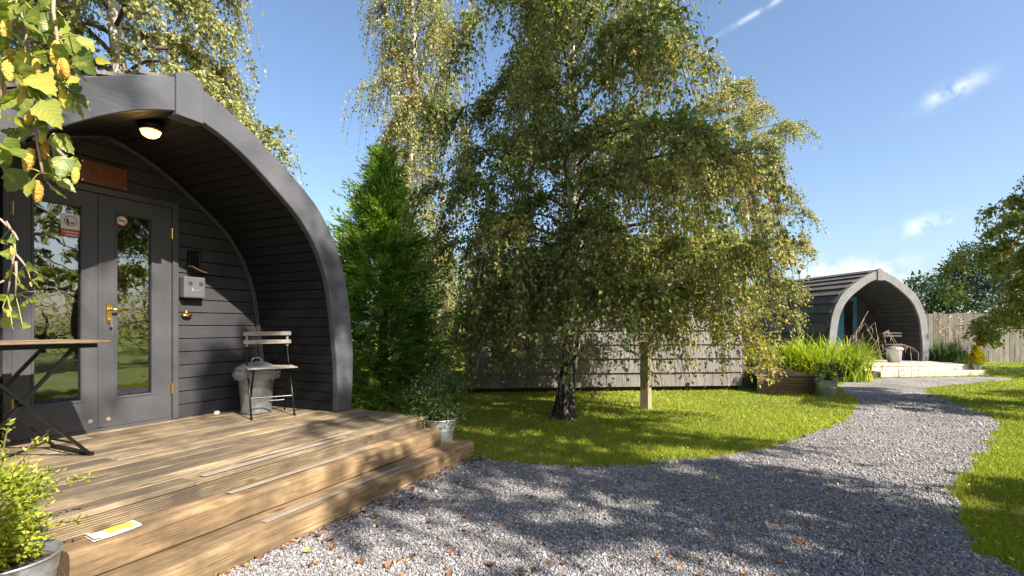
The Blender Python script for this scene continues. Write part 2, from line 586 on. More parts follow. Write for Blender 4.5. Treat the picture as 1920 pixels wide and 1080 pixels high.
def galv(name, col=(0.36, 0.385, 0.41)):
    m, nt, p, o = new_mat(name)
    lk = nt.links.new
    tc = nd(nt, 'ShaderNodeTexCoord')
    v = nd(nt, 'ShaderNodeTexVoronoi', Scale=38.0)
    lk(tc.outputs['Object'], v.inputs['Vector'])
    n = nd(nt, 'ShaderNodeTexNoise', Scale=7.0, Detail=6.0)
    lk(tc.outputs['Object'], n.inputs['Vector'])
    ad = nd(nt, 'ShaderNodeMixRGB', Fac=0.6)
    lk(v.outputs['Color'], ad.inputs['Color1'])
    lk(n.outputs['Fac'], ad.inputs['Color2'])
    rp = ramp(nt, [(0.25, tuple(c * 0.75 for c in col)), (0.75, tuple(min(1, c * 1.2) for c in col))])
    lk(ad.outputs['Color'], rp.inputs['Fac'])
    lk(rp.outputs['Color'], p.inputs['Base Color'])
    p.inputs['Metallic'].default_value = 0.75
    rr = nd(nt, 'ShaderNodeMapRange')
    rr.inputs['To Min'].default_value = 0.3
    rr.inputs['To Max'].default_value = 0.6
    lk(n.outputs['Fac'], rr.inputs['Value'])
    lk(rr.outputs['Result'], p.inputs['Roughness'])
    return m


M['galv'] = galv('galvanised')
M['galv_pale'] = galv('galvanised_pale', (0.48, 0.51, 0.53))


def glass_mat():
    m, nt, p, o = new_mat('window_glass')
    nt.nodes.remove(p)
    lk = nt.links.new
    fr = nd(nt, 'ShaderNodeFresnel', IOR=3.2)
    tr = nd(nt, 'ShaderNodeBsdfTransparent')
    tr.inputs['Color'].default_value = (0.55, 0.6, 0.58, 1)
    gl = nd(nt, 'ShaderNodeBsdfGlossy', Roughness=0.012)
    gl.inputs['Color'].default_value = (0.95, 0.97, 0.97, 1)
    tc = nd(nt, 'ShaderNodeTexCoord')
    no = nd(nt, 'ShaderNodeTexNoise', Scale=3.5, Detail=2.0)
    lk(tc.outputs['Object'], no.inputs['Vector'])
    b = nd(nt, 'ShaderNodeBump', Strength=0.06, Distance=0.02)
    lk(no.outputs['Fac'], b.inputs['Height'])
    lk(b.outputs['Normal'], gl.inputs['Normal'])
    ms = nd(nt, 'ShaderNodeMixShader')
    lk(fr.outputs['Fac'], ms.inputs['Fac'])
    lk(tr.outputs['BSDF'], ms.inputs[1])
    lk(gl.outputs['BSDF'], ms.inputs[2])
    lk(ms.outputs['Shader'], o.inputs['Surface'])
    return m


M['glass'] = glass_mat()


def bag_mat():
    m, nt, p, o = new_mat('clear_bag')
    lk = nt.links.new
    p.inputs['Base Color'].default_value = (0.42, 0.44, 0.47, 1)
    p.inputs['Roughness'].default_value = 0.22
    tc = nd(nt, 'ShaderNodeTexCoord')
    no = nd(nt, 'ShaderNodeTexNoise', Scale=26.0, Detail=4.0, Distortion=1.5)
    lk(tc.outputs['Object'], no.inputs['Vector'])
    b = nd(nt, 'ShaderNodeBump', Strength=0.9, Distance=0.012)
    lk(no.outputs['Fac'], b.inputs['Height'])
    lk(b.outputs['Normal'], p.inputs['Normal'])
    tr = nd(nt, 'ShaderNodeBsdfTransparent')
    ms = nd(nt, 'ShaderNodeMixShader', Fac=0.55)
    lk(tr.outputs['BSDF'], ms.inputs[1])
    lk(p.outputs['BSDF'], ms.inputs[2])
    lk(ms.outputs['Shader'], o.inputs['Surface'])
    return m


M['bag'] = bag_mat()


def emit_mat(name, col, s):
    m, nt, p, o = new_mat(name)
    p.inputs['Base Color'].default_value = (*col, 1)
    p.inputs['Emission Color'].default_value = (*col, 1)
    p.inputs['Emission Strength'].default_value = s
    return m


M['bulb'] = emit_mat('lit_bulb', (1.0, 0.52, 0.13), 2.3)


def bark(name, hi=3.0):
    """birch bark: dark cracked foot, white upper stem with dark streaks"""
    m, nt, p, o = new_mat(name)
    lk = nt.links.new
    tc = nd(nt, 'ShaderNodeTexCoord')
    sp = nd(nt, 'ShaderNodeSeparateXYZ')
    lk(tc.outputs['Object'], sp.inputs['Vector'])
    mp = nd(nt, 'ShaderNodeMapping')
    mp.inputs['Scale'].default_value = (13, 13, 4.2)
    lk(tc.outputs['Object'], mp.inputs['Vector'])
    n1 = nd(nt, 'ShaderNodeTexNoise', Scale=1.8, Detail=6.0, Roughness=0.6, Distortion=0.8)
    lk(mp.outputs['Vector'], n1.inputs['Vector'])
    mr = nd(nt, 'ShaderNodeMapRange')
    mr.inputs['From Max'].default_value = 3.2
    mr.inputs['To Min'].default_value = -0.085
    mr.inputs['To Max'].default_value = 0.13
    lk(sp.outputs['Z'], mr.inputs['Value'])
    ad = nd(nt, 'ShaderNodeMath', operation='ADD')
    lk(n1.outputs['Fac'], ad.inputs[0])
    lk(mr.outputs['Result'], ad.inputs[1])
    rp = ramp(nt, [(0.42, (0.016, 0.013, 0.011)), (0.49, (0.06, 0.05, 0.042)), (0.53, (0.40, 0.36, 0.31)), (0.75, (0.64, 0.60, 0.54))])
    lk(ad.outputs['Value'], rp.inputs['Fac'])
    lk(rp.outputs['Color'], p.inputs['Base Color'])
    p.inputs['Roughness'].default_value = 0.8
    b = nd(nt, 'ShaderNodeBump', Strength=0.9, Distance=0.03)
    lk(n1.outputs['Fac'], b.inputs['Height'])
    lk(b.outputs['Normal'], p.inputs['Normal'])
    return m


M['bark'] = bark('birch_bark')
M['brown_bark'] = simple('brown_bark', (0.09, 0.06, 0.04), 0.9, bump=0.8, bscale=25, var=0.4, nscale=9)
M['twig'] = simple('birch_twig', (0.085, 0.045, 0.032), 0.7, var=0.3)
M['twig_pale'] = simple('pale_twig', (0.30, 0.21, 0.17), 0.7, var=0.3)

G1, G2, G3 = (0.045, 0.075, 0.018), (0.10, 0.125, 0.032), (0.19, 0.185, 0.06)
M['leaf_birch'] = leaf_mat('birch_leaves', [(0.0, (0.07, 0.118, 0.028)), (0.45, (0.175, 0.22, 0.052)), (0.8, (0.33, 0.335, 0.095)), (0.95, (0.48, 0.42, 0.11)), (1.0, (0.26, 0.13, 0.05))],
                           patch=[(0.0, (0.10, 0.085, 0.025)), (0.4, (0.25, 0.21, 0.05)), (0.75, (0.40, 0.29, 0.07)), (1.0, (0.27, 0.12, 0.04))], patch_scale=0.8, patch_range=(0.57, 0.74), trans=0.42)
M['leaf_birch_pale'] = leaf_mat('pale_birch_leaves', [(0.0, (0.14, 0.17, 0.055)), (0.5, (0.26, 0.28, 0.095)), (0.85, (0.42, 0.40, 0.15)), (1.0, (0.40, 0.28, 0.12))],
                                patch=[(0.0, (0.20, 0.18, 0.06)), (0.6, (0.42, 0.35, 0.13)), (1.0, (0.40, 0.25, 0.11))], patch_scale=0.7, patch_range=(0.55, 0.7), trans=0.35)
M['leaf_tree'] = leaf_mat('broad_leaves', [(0.0, (0.10, 0.14, 0.03)), (0.5, (0.24, 0.28, 0.06)), (0.85, (0.42, 0.43, 0.10)), (1.0, (0.42, 0.28, 0.09))],
                          patch=[(0.0, (0.14, 0.12, 0.03)), (1.0, (0.36, 0.28, 0.08))], trans=0.42)
M['leaf_right'] = leaf_mat('pale_broad_leaves', [(0.0, (0.14, 0.18, 0.05)), (0.5, (0.30, 0.34, 0.09)), (0.85, (0.48, 0.49, 0.14)), (1.0, (0.46, 0.32, 0.11))], patch=[(0.0, (0.20, 0.17, 0.05)), (1.0, (0.46, 0.36, 0.12))], trans=0.45)
M['leaf_dark'] = leaf_mat('dark_leaves', [(0.0, (0.016, 0.034, 0.013)), (0.6, (0.035, 0.068, 0.024)), (1.0, (0.07, 0.11, 0.04))], trans=0.2)
M['leaf_blue'] = leaf_mat('bluegreen_leaves', [(0.0, (0.022, 0.05, 0.032)), (0.6, (0.045, 0.085, 0.052)), (1.0, (0.08, 0.13, 0.07))], trans=0.2)
M['leaf_hedge'] = leaf_mat('hedge_leaves', [(0.0, (0.06, 0.09, 0.018)), (0.6, (0.16, 0.20, 0.04)), (1.0, (0.30, 0.32, 0.08))], trans=0.35)
M['leaf_conifer'] = leaf_mat('conifer_scales', [(0.0, (0.06, 0.11, 0.02)), (0.15, (0.085, 0.155, 0.025)), (0.55, (0.16, 0.27, 0.042)), (1.0, (0.32, 0.43, 0.08))], trans=0.38)
M['leaf_shrub'] = leaf_mat('golden_shrub', [(0.0, (0.10, 0.15, 0.015)), (0.5, (0.24, 0.29, 0.025)), (1.0, (0.42, 0.42, 0.06))], trans=0.35)
M['leaf_pot'] = leaf_mat('potted_shrub_leaves', [(0.0, (0.03, 0.06, 0.018)), (0.6, (0.075, 0.13, 0.035)), (1.0, (0.17, 0.21, 0.07))], trans=0.3)
M['leaf_gold'] = leaf_mat('golden_conifer', [(0.0, (0.22, 0.20, 0.01)), (0.6, (0.42, 0.36, 0.02)), (1.0, (0.55, 0.48, 0.05))], trans=0.25)
M['blade'] = leaf_mat('strap_leaves', [(0.0, (0.11, 0.18, 0.02)), (0.5, (0.28, 0.36, 0.04)), (0.9, (0.48, 0.50, 0.10)), (1.0, (0.50, 0.40, 0.16))], trans=0.35)
M['grass'] = leaf_mat('grass_blades', [(0.0, (0.12, 0.155, 0.010)), (0.55, (0.255, 0.315, 0.02)), (0.92, (0.42, 0.42, 0.05)), (1.0, (0.38, 0.31, 0.11))], trans=0.3, rough=0.6, patch=[(0.0, (0.12, 0.135, 0.02)), (0.6, (0.26, 0.25, 0.045)), (1.0, (0.42, 0.36, 0.12))], patch_scale=1.6, patch_range=(0.52, 0.75))
M['dry'] = simple('dry_stalk', (0.42, 0.30, 0.21), 0.8, var=0.25)
M['stone'] = attr_mat('gravel_stones', [(0.0, (0.095, 0.093, 0.102)), (0.45, (0.215, 0.21, 0.222)), (0.8, (0.36, 0.35, 0.355)), (0.95, (0.56, 0.545, 0.53)), (1.0, (0.30, 0.22, 0.16))], rough=0.85)
M['litter'] = leaf_mat('leaf_litter', [(0.0, (0.11, 0.05, 0.025)), (0.5, (0.23, 0.105, 0.045)), (0.85, (0.38, 0.20, 0.07)), (1.0, (0.42, 0.36, 0.13))], trans=0.15)


def near_leaf_mat():
    """big leaves close to the camera: veins, yellowing margin, per-leaf tint"""
    m, nt, p, o = new_mat('near_birch_leaf')
    lk = nt.links.new
    tc = nd(nt, 'ShaderNodeTexCoord')
    oi = nd(nt, 'ShaderNodeObjectInfo')
    rp = ramp(nt, [(0.0, (0.085, 0.135, 0.025)), (0.55, (0.17, 0.225, 0.045)), (0.88, (0.25, 0.29, 0.06)), (1.0, (0.42, 0.38, 0.07))])
    lk(oi.outputs['Random'], rp.inputs['Fac'])
    sp = nd(nt, 'ShaderNodeSeparateXYZ')
    lk(tc.outputs['Object'], sp.inputs['Vector'])
    ab = nd(nt, 'ShaderNodeMath', operation='ABSOLUTE')
    lk(sp.outputs['Y'], ab.inputs[0])
    v = nd(nt, 'ShaderNodeMath', operation='SUBTRACT')
    lk(sp.outputs['X'], v.inputs[0])
    lk(ab.outputs['Value'], v.inputs[1])
    s = nd(nt, 'ShaderNodeMath', operation='MULTIPLY')
    s.inputs[1].default_value = 44.0
    lk(v.outputs['Value'], s.inputs[0])
    sn = nd(nt, 'ShaderNodeMath', operation='SINE')
    lk(s.outputs['Value'], sn.inputs[0])
    vr = ramp(nt, [(0.86, (0, 0, 0)), (1.0, (1, 1, 1))])
    lk(sn.outputs['Value'], vr.inputs['Fac'])
    mx = nd(nt, 'ShaderNodeMixRGB')
    mx.inputs['Color2'].default_value = (0.26, 0.29, 0.08, 1)
    ml = nd(nt, 'ShaderNodeMath', operation='MULTIPLY')
    ml.inputs[1].default_value = 0.22
    lk(vr.outputs['Color'], ml.inputs[0])
    lk(ml.outputs['Value'], mx.inputs['Fac'])
    lk(rp.outputs['Color'], mx.inputs['Color1'])
    no = nd(nt, 'ShaderNodeTexNoise', Scale=3.0, Detail=5.0)
    lk(tc.outputs['Object'], no.inputs['Vector'])
    nr = ramp(nt, [(0.56, (0, 0, 0)), (0.72, (0.75, 0.75, 0.75))])
    lk(no.outputs['Fac'], nr.inputs['Fac'])
    m2 = nd(nt, 'ShaderNodeMixRGB')
    m2.inputs['Color2'].default_value = (0.38, 0.30, 0.05, 1)
    lk(nr.outputs['Color'], m2.inputs['Fac'])
    lk(mx.outputs['Color'], m2.inputs['Color1'])
    lk(m2.outputs['Color'], p.inputs['Base Color'])
    p.inputs['Roughness'].default_value = 0.42
    b = nd(nt, 'ShaderNodeBump', Strength=0.1, Distance=0.02)
    lk(sn.outputs['Value'], b.inputs['Height'])
    lk(b.outputs['Normal'], p.inputs['Normal'])
    tr = nd(nt, 'ShaderNodeBsdfTranslucent')
    hs = nd(nt, 'ShaderNodeHueSaturation', Saturation=1.15, Value=1.6)
    lk(m2.outputs['Color'], hs.inputs['Color'])
    lk(hs.outputs['Color'], tr.inputs['Color'])
    ms = nd(nt, 'ShaderNodeMixShader', Fac=0.35)
    lk(p.outputs['BSDF'], ms.inputs[1])
    lk(tr.outputs['BSDF'], ms.inputs[2])
    lk(ms.outputs['Shader'], o.inputs['Surface'])
    return m


M['near_leaf'] = near_leaf_mat()


def catkin_mat():
    m, nt, p, o = new_mat('catkin')
    lk = nt.links.new
    oi = nd(nt, 'ShaderNodeObjectInfo')
    rp = ramp(nt, [(0.0, (0.50, 0.40, 0.07)), (0.7, (0.62, 0.46, 0.08)), (1.0, (0.55, 0.25, 0.04))])
    lk(oi.outputs['Random'], rp.inputs['Fac'])
    tc = nd(nt, 'ShaderNodeTexCoord')
    wv = nd(nt, 'ShaderNodeTexNoise', Scale=11.0, Detail=4.0)
    lk(tc.outputs['Object'], wv.inputs['Vector'])
    mx = nd(nt, 'ShaderNodeMixRGB', blend_type='MULTIPLY')
    wr = ramp(nt, [(0.0, (0.90, 0.90, 0.82)), (0.6, (1, 1, 1))])
    lk(wv.outputs['Fac'], wr.inputs['Fac'])
    mx.inputs['Fac'].default_value = 0.8
    lk(rp.outputs['Color'], mx.inputs['Color1'])
    lk(wr.outputs['Color'], mx.inputs['Color2'])
    lk(mx.outputs['Color'], p.inputs['Base Color'])
    p.inputs['Roughness'].default_value = 0.7
    b = nd(nt, 'ShaderNodeBump', Strength=0.5, Distance=0.04)
    lk(wv.outputs['Fac'], b.inputs['Height'])
    lk(b.outputs['Normal'], p.inputs['Normal'])
    return m


M['catkin'] = catkin_mat()


def lawn_mat():
    m, nt, p, o = new_mat('lawn_turf')
    lk = nt.links.new
    tc = nd(nt, 'ShaderNodeTexCoord')
    n1 = nd(nt, 'ShaderNodeTexNoise', Scale=0.9, Detail=6.0)
    n2 = nd(nt, 'ShaderNodeTexNoise', Scale=55.0, Detail=4.0)
    lk(tc.outputs['Object'], n1.inputs['Vector'])
    lk(tc.outputs['Object'], n2.inputs['Vector'])
    r1 = ramp(nt, [(0.3, (0.10, 0.145, 0.012)), (0.7, (0.20, 0.24, 0.02))])
    r2 = ramp(nt, [(0.3, (0.55, 0.6, 0.5)), (0.7, (1.25, 1.2, 1.1))])
    lk(n1.outputs['Fac'], r1.inputs['Fac'])
    lk(n2.outputs['Fac'], r2.inputs['Fac'])
    mx = nd(nt, 'ShaderNodeMixRGB', blend_type='MULTIPLY', Fac=1.0)
    lk(r1.outputs['Color'], mx.inputs['Color1'])
    lk(r2.outputs['Color'], mx.inputs['Color2'])
    lk(mx.outputs['Color'], p.inputs['Base Color'])
    p.inputs['Roughness'].default_value = 0.9
    b = nd(nt, 'ShaderNodeBump', Strength=0.8, Distance=0.04)
    lk(n2.outputs['Fac'], b.inputs['Height'])
    lk(b.outputs['Normal'], p.inputs['Normal'])
    return m


def gravel_mat():
    m, nt, p, o = new_mat('gravel_bed')
    lk = nt.links.new
    tc = nd(nt, 'ShaderNodeTexCoord')
    v = nd(nt, 'ShaderNodeTexVoronoi', Scale=100.0)
    lk(tc.outputs['Object'], v.inputs['Vector'])
    sp = nd(nt, 'ShaderNodeSeparateColor')
    lk(v.outputs['Color'], sp.inputs['Color'])
    r = ramp(nt, [(0.0, (0.08, 0.075, 0.075)), (0.5, (0.215, 0.203, 0.205)), (0.85, (0.36, 0.345, 0.34)), (1.0, (0.52, 0.50, 0.48))])
    lk(sp.outputs['Red'], r.inputs['Fac'])
    n1 = nd(nt, 'ShaderNodeTexNoise', Scale=1.3, Detail=5.0)
    lk(tc.outputs['Object'], n1.inputs['Vector'])
    r2 = ramp(nt, [(0.3, (0.68, 0.66, 0.65)), (0.7, (1.2, 1.17, 1.15))])
    lk(n1.outputs['Fac'], r2.inputs['Fac'])
    mx = nd(nt, 'ShaderNodeMixRGB', blend_type='MULTIPLY', Fac=1.0)
    lk(r.outputs['Color'], mx.inputs['Color1'])
    lk(r2.outputs['Color'], mx.inputs['Color2'])
    lk(mx.outputs['Color'], p.inputs['Base Color'])
    p.inputs['Roughness'].default_value = 0.9
    iv = nd(nt, 'ShaderNodeMath', operation='SUBTRACT')
    iv.inputs[0].default_value = 1.0
    lk(v.outputs['Distance'], iv.inputs[1])
    b = nd(nt, 'ShaderNodeBump', Strength=1.0, Distance=0.012)
    lk(iv.outputs['Value'], b.inputs['Height'])
    lk(b.outputs['Normal'], p.inputs['Normal'])
    return m


M['lawn'] = lawn_mat()
M['gravel'] = gravel_mat()


# ------------------------------------------------------------------ vegetation helpers
def unit(a):
    return a / np.maximum(np.linalg.norm(a, axis=-1, keepdims=True), 1e-9)


def leaf_mesh(name, P, D, size, wid=0.62, rnd=None, rng=RNG, fold=0.18, normal_up=0.0):
    """diamond leaves, folded along the midrib: base P, axis D, length size"""
    n = len(P)
    D = unit(D)
    Nr = unit(rng.normal(size=(n, 3)) + np.array([0, 0, normal_up]))
    S = unit(np.cross(D, Nr))
    Nn = np.cross(S, D)
    size = np.broadcast_to(np.asarray(size, dtype=float).reshape(-1, 1), (n, 1))
    w = size * wid * 0.5
    mid = P + D * size * 0.42
    V = np.stack([P, mid + S * w + Nn * size * fold, P + D * size, mid - S * w + Nn * size * fold], axis=1).reshape(-1, 3)
    b = np.arange(n)[:, None] * 4
    F = np.concatenate([b + np.array([[0, 1, 2]]), b + np.array([[0, 2, 3]])], axis=1).reshape(-1, 3)
    if rnd is None: rnd = rng.random(n)
    return np_mesh(name, V, F, attrs={'rnd': np.repeat(rnd, 4)})


def ribbon_tubes(P0, P1, r0, r1):
    """thin three-sided straight pieces, vectorised (twigs)"""
    n = len(P0)
    d = unit(P1 - P0)
    s = unit(np.cross(d, np.tile([[0.31, 0.52, 0.79]], (n, 1))))
    t = np.cross(d, s)
    V = []
    for P, r in ((P0, r0), (P1, r1)):
        r = np.broadcast_to(np.asarray(r, float).reshape(-1, 1), (n, 1))
        for k in range(3):
            a = 2 * PI * k / 3
            V.append(P + (s * math.cos(a) + t * math.sin(a)) * r)
    V = np.stack(V, axis=1).reshape(-1, 3)
    b = np.arange(n)[:, None] * 6
    F = np.concatenate([b + np.array([[k, (k + 1) % 3, (k + 1) % 3 + 3, k + 3]]) for k in range(3)], axis=1).reshape(-1, 4)
    return V, F


def weeping_tree(name, label, cat, base, height, r0, limbs, len_fn, seed, leaf_m, zlo, leaf=0.055, lean=(0, 0), subs=11, twigs=5, per=20,
                 weep=1.0, twig_len=(0.35, 1.0), zmin=0.7, bark_m='bark', group=None, keep=None, rise=0.75, wid=0.68, lat=0.55, sway=0.12, low=0.9, turn=0.0, jit=0.025):
    rng = np.random.default_rng(seed)
    rt = empty(name, base, 0, label, cat, group)
    # stem
    zs = np.linspace(0, height, 15)
    ph = rng.random(4) * 6
    def stem(z):
        z = np.asarray(z, float)
        return np.stack([lean[0] * z + sway * np.sin(z * 0.8 + ph[0]) * np.minimum(z, 2) / 2, lean[1] * z + sway * np.sin(z * 0.7 + ph[1]) * np.minimum(z, 2) / 2, z], -1)
    sp = stem(zs)
    sp -= sp[0]
    rad = r0 * np.maximum(1 - zs / height, 0.04) ** 0.85
    mb = MB()
    zz = [-0.06, 0.05, 0.16, 0.32]
    foot = [tuple(stem(z) - stem(0)) for z in zz]
    mb.tube(foot + [tuple(p) for p in sp[1:]], [r0 * 1.75, r0 * 1.4, r0 * 1.18, r0 * 1.05] + list(rad[1:]), n=14)
    tr = mb.build('trunk', M[bark_m], rt, smooth=True)
    # roughen the stem a little
    V0 = stem(0)
    lb = MB()
    limb_pts = []
    for i in range(limbs):
        q = (i + rng.random() * 0.8) / limbs
        z = zlo + (height * 0.97 - zlo) * q ** low
        az = i * 2.39996 + rng.normal() * 0.3
        Ln = len_fn(z, az) * rng.uniform(0.72, 1.08)
        if Ln < 0.15: continue
        st = stem(z) - V0
        t = np.linspace(0, 1, 9)
        up = rise * rng.uniform(0.75, 1.25)
        dr = (0.55 + 0.45 * rng.random()) * weep * up * 1.25
        h = np.stack([math.cos(az) * Ln * t + rng.normal() * 0.10 * Ln * np.sin(t * 5), math.sin(az) * Ln * t + rng.normal() * 0.10 * Ln * np.sin(t * 4), Ln * (up * t - dr * t * t)], -1)
        pts = st + h
        if keep is not None and not keep(pts[-1:] + np.asarray(base))[0]:
            pts = pts[:6]
        rr = max(0.008, 0.26 * r0 * (Ln / 3.0) ** 0.7)
        lb.tube([tuple(p) for p in pts], list(np.linspace(rr, 0.005, len(pts))), n=6)
        limb_pts.append((pts, Ln, az))
    lb.build('branches', M['twig'] if bark_m == 'bark' else M[bark_m], rt, smooth=True)['kind'] = 'stuff'
    S, D, Ls = [], [], []
    for pts, Ln, az in limb_pts:
        k = max(4, int(subs * min(1.4, Ln / 2.2)))
        t = 0.22 + 0.78 * rng.random(k) ** 0.8
        f = t * (len(pts) - 1)
        i0 = np.minimum(f.astype(int), len(pts) - 2)
        p = pts[i0] + (pts[i0 + 1] - pts[i0]) * (f - i0)[:, None]
        tg = unit(pts[i0 + 1] - pts[i0])
        sd = rng.normal(size=(k, 3)) * np.array([1, 1, 0.45])
        d = unit(tg * 0.6 + unit(sd) * 0.8 + np.array([0, 0, 0.25]))
        S.append(p); D.append(d); Ls.append(rng.uniform(0.3, 0.62, k) * (0.6 + 0.25 * Ln))
    S, D, Ls = np.concatenate(S), np.concatenate(D), np.concatenate(Ls)
    def curve(S, D, Ls, t, g):
        return S + D * Ls * (t - 0.45 * t * t) + np.array([0, 0, -1.0]) * Ls * g * t * t
    ns = len(S)
    Lc = Ls[:, None]
    tv, tf = [], []
    ts = [0, 0.35, 0.7, 1.0]
    for a, b_ in zip(ts[:-1], ts[1:]):
        tv.append(ribbon_tubes(curve(S, D, Lc, a, 0.35 * weep), curve(S, D, Lc, b_, 0.35 * weep), 0.0055 * (1 - a * 0.6), 0.0055 * (1 - b_ * 0.6)))
    # hanging twigs
    idx = np.repeat(np.arange(ns), twigs)
    tt = rng.random(len(idx))[:, None] * 0.85 + 0.15
    TS = curve(S[idx], D[idx], Lc[idx], tt, 0.35 * weep)
    TD = unit(D[idx] * lat + rng.normal(size=(len(idx), 3)) * np.array([0.5, 0.5, 0.3]))
    TL = rng.uniform(*twig_len, len(idx))[:, None]
    gw = 0.8 * weep
    ez = curve(TS, TD, TL, 1.0, gw)[:, 2]
    fl = zmin - base[2]
    TL = np.where((ez < fl)[:, None], TL * np.clip((TS[:, 2] - fl) / np.maximum(TS[:, 2] - ez, 0.05), 0.08, 1)[:, None], TL)
    if keep is not None:
        ok = keep(TS + np.asarray(base)) & keep(curve(TS, TD, TL, 1.0, gw) + np.asarray(base))
        TS, TD, TL = TS[ok], TD[ok], TL[ok]
    for a, b_ in zip([0, 0.5], [0.5, 1.0]):
        lo_ = TS[:, 2] > fl
        tv.append(ribbon_tubes(curve(TS, TD, TL, a, gw)[lo_], curve(TS, TD, TL, b_, gw)[lo_], 0.0028, 0.0022))
    off = 0
    VV, FF = [], []
    for v, f in tv:
        VV.append(v); FF.append(f + off); off += len(v)
    # leaves
    nt_ = len(TS)
    li = np.repeat(np.arange(nt_), per)
    lt = rng.random(len(li))[:, None]
    P = curve(TS[li], TD[li], TL[li], lt, gw) + rng.normal(size=(len(li), 3)) * jit
    LD = rng.normal(size=(len(li), 3)) * 0.75 + np.array([0, 0, -0.75 * weep]) + TD[li] * 0.3
    # leaves on the side branches
    k2 = int(per * 0.5)
    lj = np.repeat(np.arange(ns), k2)
    P2 = curve(S[lj], D[lj], Lc[lj], rng.random(len(lj))[:, None], 0.35 * weep) + rng.normal(size=(len(lj), 3)) * 0.02
    LD2 = rng.normal(size=(len(lj), 3)) + np.array([0, 0, -0.5])
    tw = rng.normal(size=nt_) * 0.14
    rnd = np.concatenate([np.clip(rng.beta(2.0, 2.4, len(li)) + tw[li], 0, 1), np.clip(rng.beta(2.0, 2.4, len(lj)), 0, 1)])
    P, LD = np.concatenate([P, P2]), np.concatenate([LD, LD2])
    if turn: rnd = np.clip(rnd + turn * np.clip((P[:, 0] - 0.7) / 2.0, -0.25, 1) * (P[:, 2] < 5), 0, 0.985)
    ok = P[:, 2] + base[2] > zmin
    if keep is not None: ok &= keep(P + np.asarray(base))
    P, LD, rnd = P[ok], LD[ok], rnd[ok]
    cr = link('crown', leaf_mesh('crown', P, LD, rng.uniform(0.7, 1.15, len(P)) * leaf, wid, rnd, rng), M[leaf_m], rt)
    cr['kind'] = 'stuff'
    tw_o = link('twigs', np_mesh('twigs', np.concatenate(VV), np.concatenate(FF)), M['twig'], rt)
    tw_o['kind'] = 'stuff'
    return rt


def bush_points(n, c, rad, rng, hollow=0.35, bump=0.25, seed=0):
    """points in a lumpy ellipsoid shell"""
    d = unit(rng.normal(size=(n, 3)))
    lump = 1 + bump * (np.sin(d[:, 0] * 5 + seed) * np.sin(d[:, 1] * 6 + seed * 2) + 0.6 * np.sin(d[:, 2] * 9 + seed))
    r = (hollow + (1 - hollow) * rng.random(n) ** 0.5) * lump
    return np.asarray(c) + d * r[:, None] * np.asarray(rad), d


def clumped(n, c, rad, rng, clumps=60, spread=0.16, hollow=0.5):
    cc, cd = bush_points(clumps, c, rad, rng, hollow)
    i = rng.integers(0, clumps, n)
    o = rng.normal(size=(n, 3)) * spread * np.asarray(rad).mean()
    return cc[i] + o, unit(cd[i] * 0.8 + unit(o) * 0.7), i


def point_in_poly(P, poly):
    x, y = P[:, 0], P[:, 1]
    inside = np.zeros(len(P), bool)
    j = len(poly) - 1
    for i in range(len(poly)):
        xi, yi = poly[i]; xj, yj = poly[j]
        c = ((yi > y) != (yj > y)) & (x < (xj - xi) * (y - yi) / (yj - yi + 1e-12) + xi)
        inside ^= c
        j = i
    return inside


def smooth_closed(pts, sub=5, jit=0.0, rng=None):
    pts = [Vector((p[0], p[1], 0)) for p in pts]
    out = []
    n = len(pts)
    for i in range(n):
        p0, p1, p2, p3 = pts[i - 1], pts[i], pts[(i + 1) % n], pts[(i + 2) % n]
        for k in range(sub):
            t = k / sub
            q = 0.5 * ((2 * p1) + (p2 - p0) * t + (2 * p0 - 5 * p1 + 4 * p2 - p3) * t * t + (3 * p1 - p0 - 3 * p2 + p3) * t ** 3)
            if rng is not None and jit: q += Vector((rng.normal() * jit, rng.normal() * jit, 0))
            out.append((q.x, q.y))
    return out
# ------------------------------------------------------------------ the setting: ground, gravel
gd = MB().add([(-260, -120, 0), (260, -120, 0), (260, 400, 0), (-260, 400, 0)], [(0, 1, 2, 3)]).build('ground', M['lawn'])
tag(gd, 'mown green lawn round the timber pods', None, None, 'structure')

edge_px = [(875, 858), (960, 868), (1100, 875), (1230, 868), (1380, 850), (1480, 830), (1560, 800), (1600, 770), (1605, 745), (1572, 724), (1640, 711)]
right_px = [(1836, 707), (1895, 712), (1740, 728), (1790, 755), (1860, 783), (1875, 800), (1840, 850), (1800, 900), (1788, 930), (1820, 1000), (1880, 1060)]
gp = [tuple(ground_at(*p)[:2]) for p in edge_px] + [tuple(ground_at(*p)[:2]) for p in right_px] + [(2.55, 1.6), (3.0, 0), (3.2, -4), (1, -7), (-5, -6), (-5.5, 0), (-3.6, 2.6), (-1.2, 4.6)]
rg = np.random.default_rng(3)
GP = smooth_closed(gp, 10, 0.03, rg)
gv = MB().add([(x, y, 0.006) for x, y in GP], [tuple(range(len(GP)))]).build('gravel_path', M['gravel'])
tag(gv, 'grey gravel path curving between the lawns', None, None, 'structure')

# ------------------------------------------------------------------ near pod frame of reference
PANG = math.atan2(0.90393566, 0.42766848)
UX = Vector((math.cos(PANG), math.sin(PANG), 0))
NY = Vector((-math.sin(PANG), math.cos(PANG), 0))
C0 = Vector((-1.68903, 5.1, 0)) - UX * 1.63


def L1(t, n, z=0.0):
    return C0 + UX * t + NY * n + Vector((0, 0, z))


OUT_P = [(1.645, 0), (1.668, 0.35), (1.66, 0.70), (1.556, 1.348), (1.263, 1.911), (0.784, 2.281), (0.339, 2.530), (0.0, 2.655)]
IN_P = [(1.448, 0), (1.452, 0.35), (1.420, 0.70), (1.318, 1.30), (1.073, 1.749), (0.677, 2.078), (0.339, 2.290), (0.0, 2.412)]


